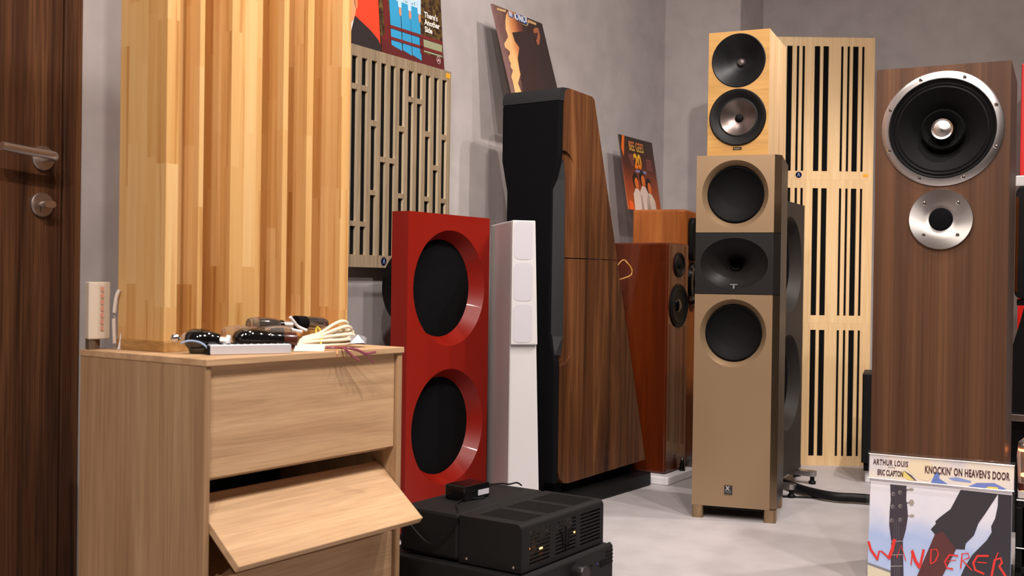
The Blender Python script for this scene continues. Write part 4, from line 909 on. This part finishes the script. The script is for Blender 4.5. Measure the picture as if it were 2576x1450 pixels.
sv = thing('plastic_outer_sleeve', 'clear plastic outer cover around the guitar record sleeve', 'plastic cover', ZU.W(-.297, -.042, .006), -27.5, None, -5.5)
M_FILM = plain('glossy_film', (240, 236, 236), .08, alpha=.02, spec=.3)
mbv = MB()
def film(y, z0, z1, n=24):
    vs = []; rq = random.Random(int(z1*1000))
    for i in range(n+1):
        x = -.006+(LW+.012)*i/n; dz = rq.uniform(-.0008, .0008)
        vs += [(x, y, z0), (x, y-.0008+rq.uniform(-.0004, .0004), z1-.004+dz), (x, y+.0005, z1+dz)]
    mbv.add(vs, [f for i in range(n) for f in ((3*i, 3*i+3, 3*i+4, 3*i+1), (3*i+1, 3*i+4, 3*i+5, 3*i+2))])
film(-.0058, .258, LH+.013); film(-.0062, 0, .262)
mbv.build('film_front', M_FILM, sv, merge=False)
MB().tube([(-.005, -.0068, .2625), (.06, -.0072, .262), (.15, -.0068, .2622), (.25, -.0070, .2616), (LW+.004, -.0068, .262)], .0013, 8, 4).tube([(-.005, -.0064, LH+.006), (.1, -.0066, LH+.0055), (.2, -.0064, LH+.006), (LW+.004, -.0066, LH+.0055)], .0011, 8, 4).build('welded_seam', plain('glossy_seam', (236, 232, 232), .12, coat=1.0), sv, smooth=True)

# ------------------------------------------------------------------ amplifiers on the floor
AF = Frame(P(1313, 1445, 2.2), 56)
xr0 = AF.L(1542, 1370, 'y', -.014).x
la = thing('power_amplifier', 'flat black amplifier on the floor under the slotted tube amplifier', 'amplifier', AF.W(0, 0, 0), 56)
box('chassis', M_AMPB, la, -.02, xr0-.006, -.003, .37, .018, .13, bevel=.004)
YP = -.014; xr = AF.L(1542, 1370, 'y', YP).x
fpn = MB().prism([(YP, .014), (YP, .124), (YP+.006, .131), (-.004, .131), (-.004, .014)], 'x', -.022, xr).build('front_panel', M_AMPB, la, bevel=.002)
def ap_(u, v): q = AF.L(u, v, 'y', YP); return q.x, q.z
kx, kz = ap_(1448, 1441)
MB().lathe([(.02, YP), (.02, YP-.022), (.018, YP-.026), (.001, YP-.026)], kx, kz, 36, close0=False).build('volume_knob', plain('dark_knob', (40, 38, 38), .3, .6), la, smooth=True)
for (u, v) in ((1465, 1434), (1472.6, 1430), (1480.5, 1427), (1488, 1424)):
    x, z = ap_(u, v); MB().lathe([(.0022, YP), (.0022, YP-.002), (.0005, YP-.0024)], x, z, 12, close0=False).build('button', M_BLACKM, la, smooth=True)
x, z = ap_(1501.5, 1419); MB().lathe([(.003, YP), (.003, YP-.0015), (.0005, YP-.002)], x, z, 14, close0=False).build('indicator', plain('blue_indicator', (30, 34, 90), .3), la, smooth=True)
x, z = ap_(1509, 1428); x2, z2 = ap_(1523, 1403); MB().box(x, x2, YP-.0012, YP, z, z2-.004).build('sensor_window', M_BLACKM, la)
gv = MB()
for k in range(4): gv.box(x2+.002, xr-.001, YP-.001, YP+.001, z+.001+.0085*k, z+.0045+.0085*k)
gv.build('ridge', M_BLACKM, la)
for xx in (.02, .34):
    for yy in (.03, .32): MB().lathez([(.018, 0), (.02, .018)], xx, yy, 18).build('foot', M_RUBBER, la, smooth=True)
ta = thing('tube_amplifier', 'black tube amplifier with a slotted cage and glowing tubes', 'amplifier', AF.W(0, 0, .1337), 56)
Wd, Hh = .338, .1
wx = [.0, .028, .107, .13, .215, .235, .325, Wd]
# curved front cage: flat front with slots, rounded shoulder, slotted top
zsl = [0, .012]
for k in range(9): zsl += [.012+k*.0082+.0042, .012+(k+1)*.0082]
zsl += [.0865]
zsl = sorted(set(round(z, 5) for z in zsl))
def fh(i, j): return i in (1, 3, 5) and j % 2 == 1 and 0 < j < len(zsl)-2
MB().gridboard(wx, zsl, fh, 0, .0018).build('cage_front', M_AMPB, ta)
sh = MB()
pr_ = [(.0+.0135*(1-math.cos(math.radians(t))), .0865+.0135*math.sin(math.radians(t))) for t in (0, 22, 45, 67, 90)]
for i in range(4): sh.add([(0, pr_[i][0], pr_[i][1]), (Wd, pr_[i][0], pr_[i][1]), (Wd, pr_[i+1][0], pr_[i+1][1]), (0, pr_[i+1][0], pr_[i+1][1])], [(0,1,2,3)])
sh.build('cage_shoulder', M_AMPB, ta, smooth=True)
ys = [.0135, .02]
for k in range(17): ys += [.02+k*.0066+.0036, .02+(k+1)*.0066]
ys = sorted(set(round(y, 5) for y in ys))+[.16]
tp_ = MB().gridboard(wx, ys, lambda i, j: i in (1, 3, 5) and j % 2 == 1 and 0 < j < len(ys)-2, 0, .0018)
tp_.v = [(x, z, Hh-y) for x, y, z in tp_.v]
tp_.build('cage_top', M_AMPB, ta)
sd = [(0, 0), (0, .0865)]+[p for p in pr_[1:]]+[(.16, Hh), (.16, 0)]
MB().prism(sd, 'x', -.002, 0.0).build('cage_side', M_AMPB, ta); MB().prism(sd, 'x', Wd, Wd+.002).build('cage_side', M_AMPB, ta)
box('chassis_plate', M_BLACKM, ta, 0, Wd, .003, .158, .0, .006)
box('transformer_cover', M_AMPB, ta, -.002, Wd+.002, .1625, .325, 0, Hh+.001, bevel=.008)
for (xx, yy) in ((-.0025, .02), (-.0025, .14)):
    MB().between((xx+.0005, yy, .01), (xx-.0018, yy, .01), [(.003, 0), (.003, .6), (.0015, 1)], 12).build('screw', M_STEELD, ta, smooth=True)
mkx = .172
emb = MB().tube([(mkx, -.001, .012), (mkx, -.001, .068)], .0016, 8, 2).tube([(mkx-.026, -.001, .062), (mkx-.016, -.001, .055), (mkx-.011, -.001, .035), (mkx-.004, -.001, .031), (mkx, -.001, .031)], .0016, 8, 4).tube([(mkx+.026, -.001, .062), (mkx+.016, -.001, .055), (mkx+.011, -.001, .035), (mkx+.004, -.001, .031), (mkx, -.001, .031)], .0016, 8, 4).tube([(mkx-.011, -.001, .034), (mkx-.013, -.001, .02)], .001, 8, 2).tube([(mkx+.011, -.001, .034), (mkx+.013, -.001, .02)], .001, 8, 2)
emb.build('front_emblem', M_BLACKM, ta, smooth=True)
for (xx, yy, R) in ((.05, .04, .016), (.09, .04, .014), (.15, .05, .013), (.2, .05, .013), (.27, .06, .015)):
    tb = MB().lathez([(R*.7, .006), (R*.7, .014), (R, .022), (R, .06), (R*.6, .075), (.002, .08)], xx, yy, 20).build('amplifier_tube', M_GLASSC, ta, smooth=True)
    MB().lathez([(R*.55, .03), (R*.55, .056)], xx, yy, 14).build('tube_plate', M_DGREY, tb, smooth=True)
for (u, v) in ((1331, 1382), (1359, 1381), (1363, 1378), (1445, 1339)):
    q = AF.L(u, v, 'y', .014); z_ = q.z-.1337
    MB().lathez([(.0009, z_-.003), (.0016, z_-.001), (.0016, z_+.001), (.0009, z_+.003)], q.x, .014, 8).build('glowing_filament', M_GLOW, ta)
# power brick and its leads
pk = AF.L(1150, 1258, 'z', .236)
pw = thing('power_adapter', 'small black power adapter with a white label on the tube amplifier', 'power adapter', AF.W(.155, .255, .2352), 52)
MB().prism(rrect(-.045, .045, .0, .034, .005), 'y', -.03, .03).build('case', M_BLACKG, pw, bevel=.003)
box('label', plain('label_grey', (196, 192, 200), .6), pw, .002, .04, -.0312, -.0302, .008, .02, bevel=0)
MB().box(-.0458, -.0448, -.012, .01, .01, .022).build('socket', M_BLACKM, pw)
def ac(u, v, z): p = F(u, v, z); return p
lead = [ac(1035, 1262, .245), ac(1060, 1248, .24), ac(1105, 1243, .238)]
ld1 = [AF.W(.2, .27, .242), ac(1205, 1235, .2385), ac(1225, 1222, .239), ac(1260, 1217, .24), ac(1280, 1219, .243), ac(1300, 1215, .247), ac(1312, 1222, .238)]
tag(MB().tube(ld1, .002, 8, 5).build('power_lead', M_RUBBER, None, smooth=True), 'thin black lead snaking across the top of the tube amplifier', 'cable')
ld2 = [AF.W(.165, .214, .2385), ac(1168, 1258, .2385), ac(1150, 1268, .2385), ac(1153, 1285, .238), AF.W(-.008, .16, .232), AF.W(-.012, .18, .2), AF.W(-.014, .23, .165), AF.W(-.012, .29, .2), AF.W(-.01, .33, .225)]
tag(MB().tube(ld2, .002, 8, 5).build('power_lead', M_RUBBER, None, smooth=True), 'thin black lead drooping down the side of the tube amplifier', 'cable')

# ------------------------------------------------------------------ cords on the floor
hz = [(1972, 1216), (1990, 1222), (2012, 1230), (2040, 1238), (2075, 1246), (2110, 1251), (2150, 1253), (2190, 1256), (2240, 1262)]
tag(MB().tube([F(u, v, .02) for u, v in hz], .0155, 12, 5).build('power_cord', M_RUBBER, None, smooth=True), 'thick black braided power cord lying on the floor behind the walnut tower', 'cable')
hz = [(1955, 1249), (1990, 1250), (2040, 1252), (2085, 1252)]
tag(MB().tube([F(u, v, .004) for u, v in hz], .0032, 8, 4).build('thin_cord', M_RUBBER, None, smooth=True), 'thin black wire on the floor beside the thick power cord', 'cable')

# ------------------------------------------------------------------ black cabinet on foam behind the right walnut tower
fo = F(2168, 1208, 0)
fm = thing('foam_block', 'white foam block on the floor below the narrow black cabinet', 'foam block', (fo.x, 4.02, 0), -20)
MB().prism(rrect(-.005, .12, 0, .12, .008), 'z', 0, .045).build('block', M_FOAM, fm, bevel=.003)
bk = thing('subwoofer', 'narrow black cabinet on a foam block peeking from behind the walnut tower', 'loudspeaker', (P(2169, 1000, 4.0).x, 4.0, .0455), -20)
box('cabinet', M_BLACK, bk, 0, .25, 0, .2, .03, .365, bevel=.004)
box('lower_step', M_BLACKM, bk, .008, .24, .01, .19, 0, .03)
driver(bk, .13, .2, .09)

# ------------------------------------------------------------------ things cut off by the right edge
sh_ = P(2570, 160, 4.0)
rt = thing('tower_loudspeaker', 'bright red tower loudspeaker cut off by the right edge of the picture', 'loudspeaker', (sh_.x, 4.0, 0), -30)
box('cabinet', plain('signal_red', (196, 22, 18), .35, coat=.3), rt, 0, .22, 0, .3, .03, sh_.z, bevel=.004)
driver(rt, .11, 1.3, .08); driver(rt, .11, 1.05, .08); driver(rt, .11, 1.46, .03)
box('plinth', M_BLACK, rt, -.02, .24, -.02, .32, 0, .03)
bsx = P(2556, 470, 3.2); b0 = P(2556, 752, 3.2)
ms = thing('bookshelf_loudspeaker', 'black copper-edged loudspeaker under a white box at the right edge', 'loudspeaker', (bsx.x, 3.2, b0.z), -30)
zt_ = bsx.z-b0.z
MB().prism(rrect(0, .2, 0, zt_, .02), 'y', 0, .28).build('cabinet', M_BLACK, ms, smooth=True, bevel=.003)
MB().prism([(.001, .02), (.009, .02), (.009, zt_-.03), (.001, zt_-.03)], 'y', -.002, 0).build('edge_trim', M_COPPER, ms)
driver(ms, .1, .11, .075); driver(ms, .1, zt_-.07, .035)
wb = thing('white_box', 'flat white box lying on the black loudspeaker at the right edge', 'box', (bsx.x-.002, 3.2, bsx.z+.001), -30)
box('carton', M_WHITE, wb, 0, .24, 0, .26, 0, .032, bevel=.003)
sd_ = P(2552, 1058, 3.2)
sn = thing('speaker_stand', 'black tapered speaker stand at the right edge of the picture', 'stand', (bsx.x-.004, 3.2, 0), -30)
MB().prism([(-.012, .36), (.16, .36), (.16, b0.z-.02), (.03, b0.z-.02), (.02, .64), (-.012, .52)], 'y', .02, .2).build('column', M_BLACK, sn, bevel=.003)
box('top_plate', M_BLACK, sn, .01, .19, .01, .25, b0.z-.02, b0.z-.001)
box('base_plate', M_ALU, sn, -.003, .2, .0, .26, .34, .36)
box('lower_frame', M_BLACK, sn, -.003, .2, .04, .22, 0, .34)
rp_ = P(2556, 1256, 2.62)
rk = thing('equipment_rack', 'low black rack with a steel-edged shelf at the right edge', 'rack', (rp_.x, 2.62, 0), -27.5)
box('top_shelf', M_BLACK, rk, 0, .4, 0, .3, rp_.z-.02, rp_.z)
box('steel_edge', M_STEEL, rk, 0, .4, -.003, 0, rp_.z-.004, rp_.z)
box('lower_shelf', M_BLACK, rk, 0, .4, 0, .3, .04, .055)
box('steel_edge', M_STEEL, rk, 0, .4, -.003, 0, .1, .103)
for xx in (.0, .385): box('upright', M_BLACK, rk, xx, xx+.015, .0, .3, 0, rp_.z-.02)
box('component', plain('dark_oxblood', (44, 14, 14), .35), rk, .02, .38, .01, .28, .056, rp_.z-.03)
tz = thing('tube_amplifier', 'silver tube amplifier with brightly glowing tubes at the right edge', 'amplifier', (rp_.x, 2.62, rp_.z+.0005), -27.5)
box('chassis', M_CHROME, tz, .002, .38, .005, .28, 0, .02)
for k in range(3):
    xx = .016+.09*k
    g_ = MB().lathez([(.013, .02), (.014, .035), (.015, .06), (.018, .1), (.014, .135), (.003, .145)], xx, .04, 24).build('amplifier_tube', M_GLASSC, tz, smooth=True)
    MB().lathez([(.012, .118), (.0135, .128), (.008, .138)], xx, .04, 20).build('getter', M_CHROME, g_, smooth=True)
    MB().lathez([(.004, .05), (.006, .052), (.006, .057), (.004, .059)], xx, .04, 14).build('glowing_filament', M_GLOW, g_)
    MB().lathez([(.008, .112), (.011, .114), (.011, .12), (.008, .122)], xx, .04, 14).build('glowing_filament', M_GLOW, g_)
    MB().lathez([(.014, .018), (.014, .034)], xx, .04, 20).build('tube_base', M_BROWNB, g_, smooth=True)
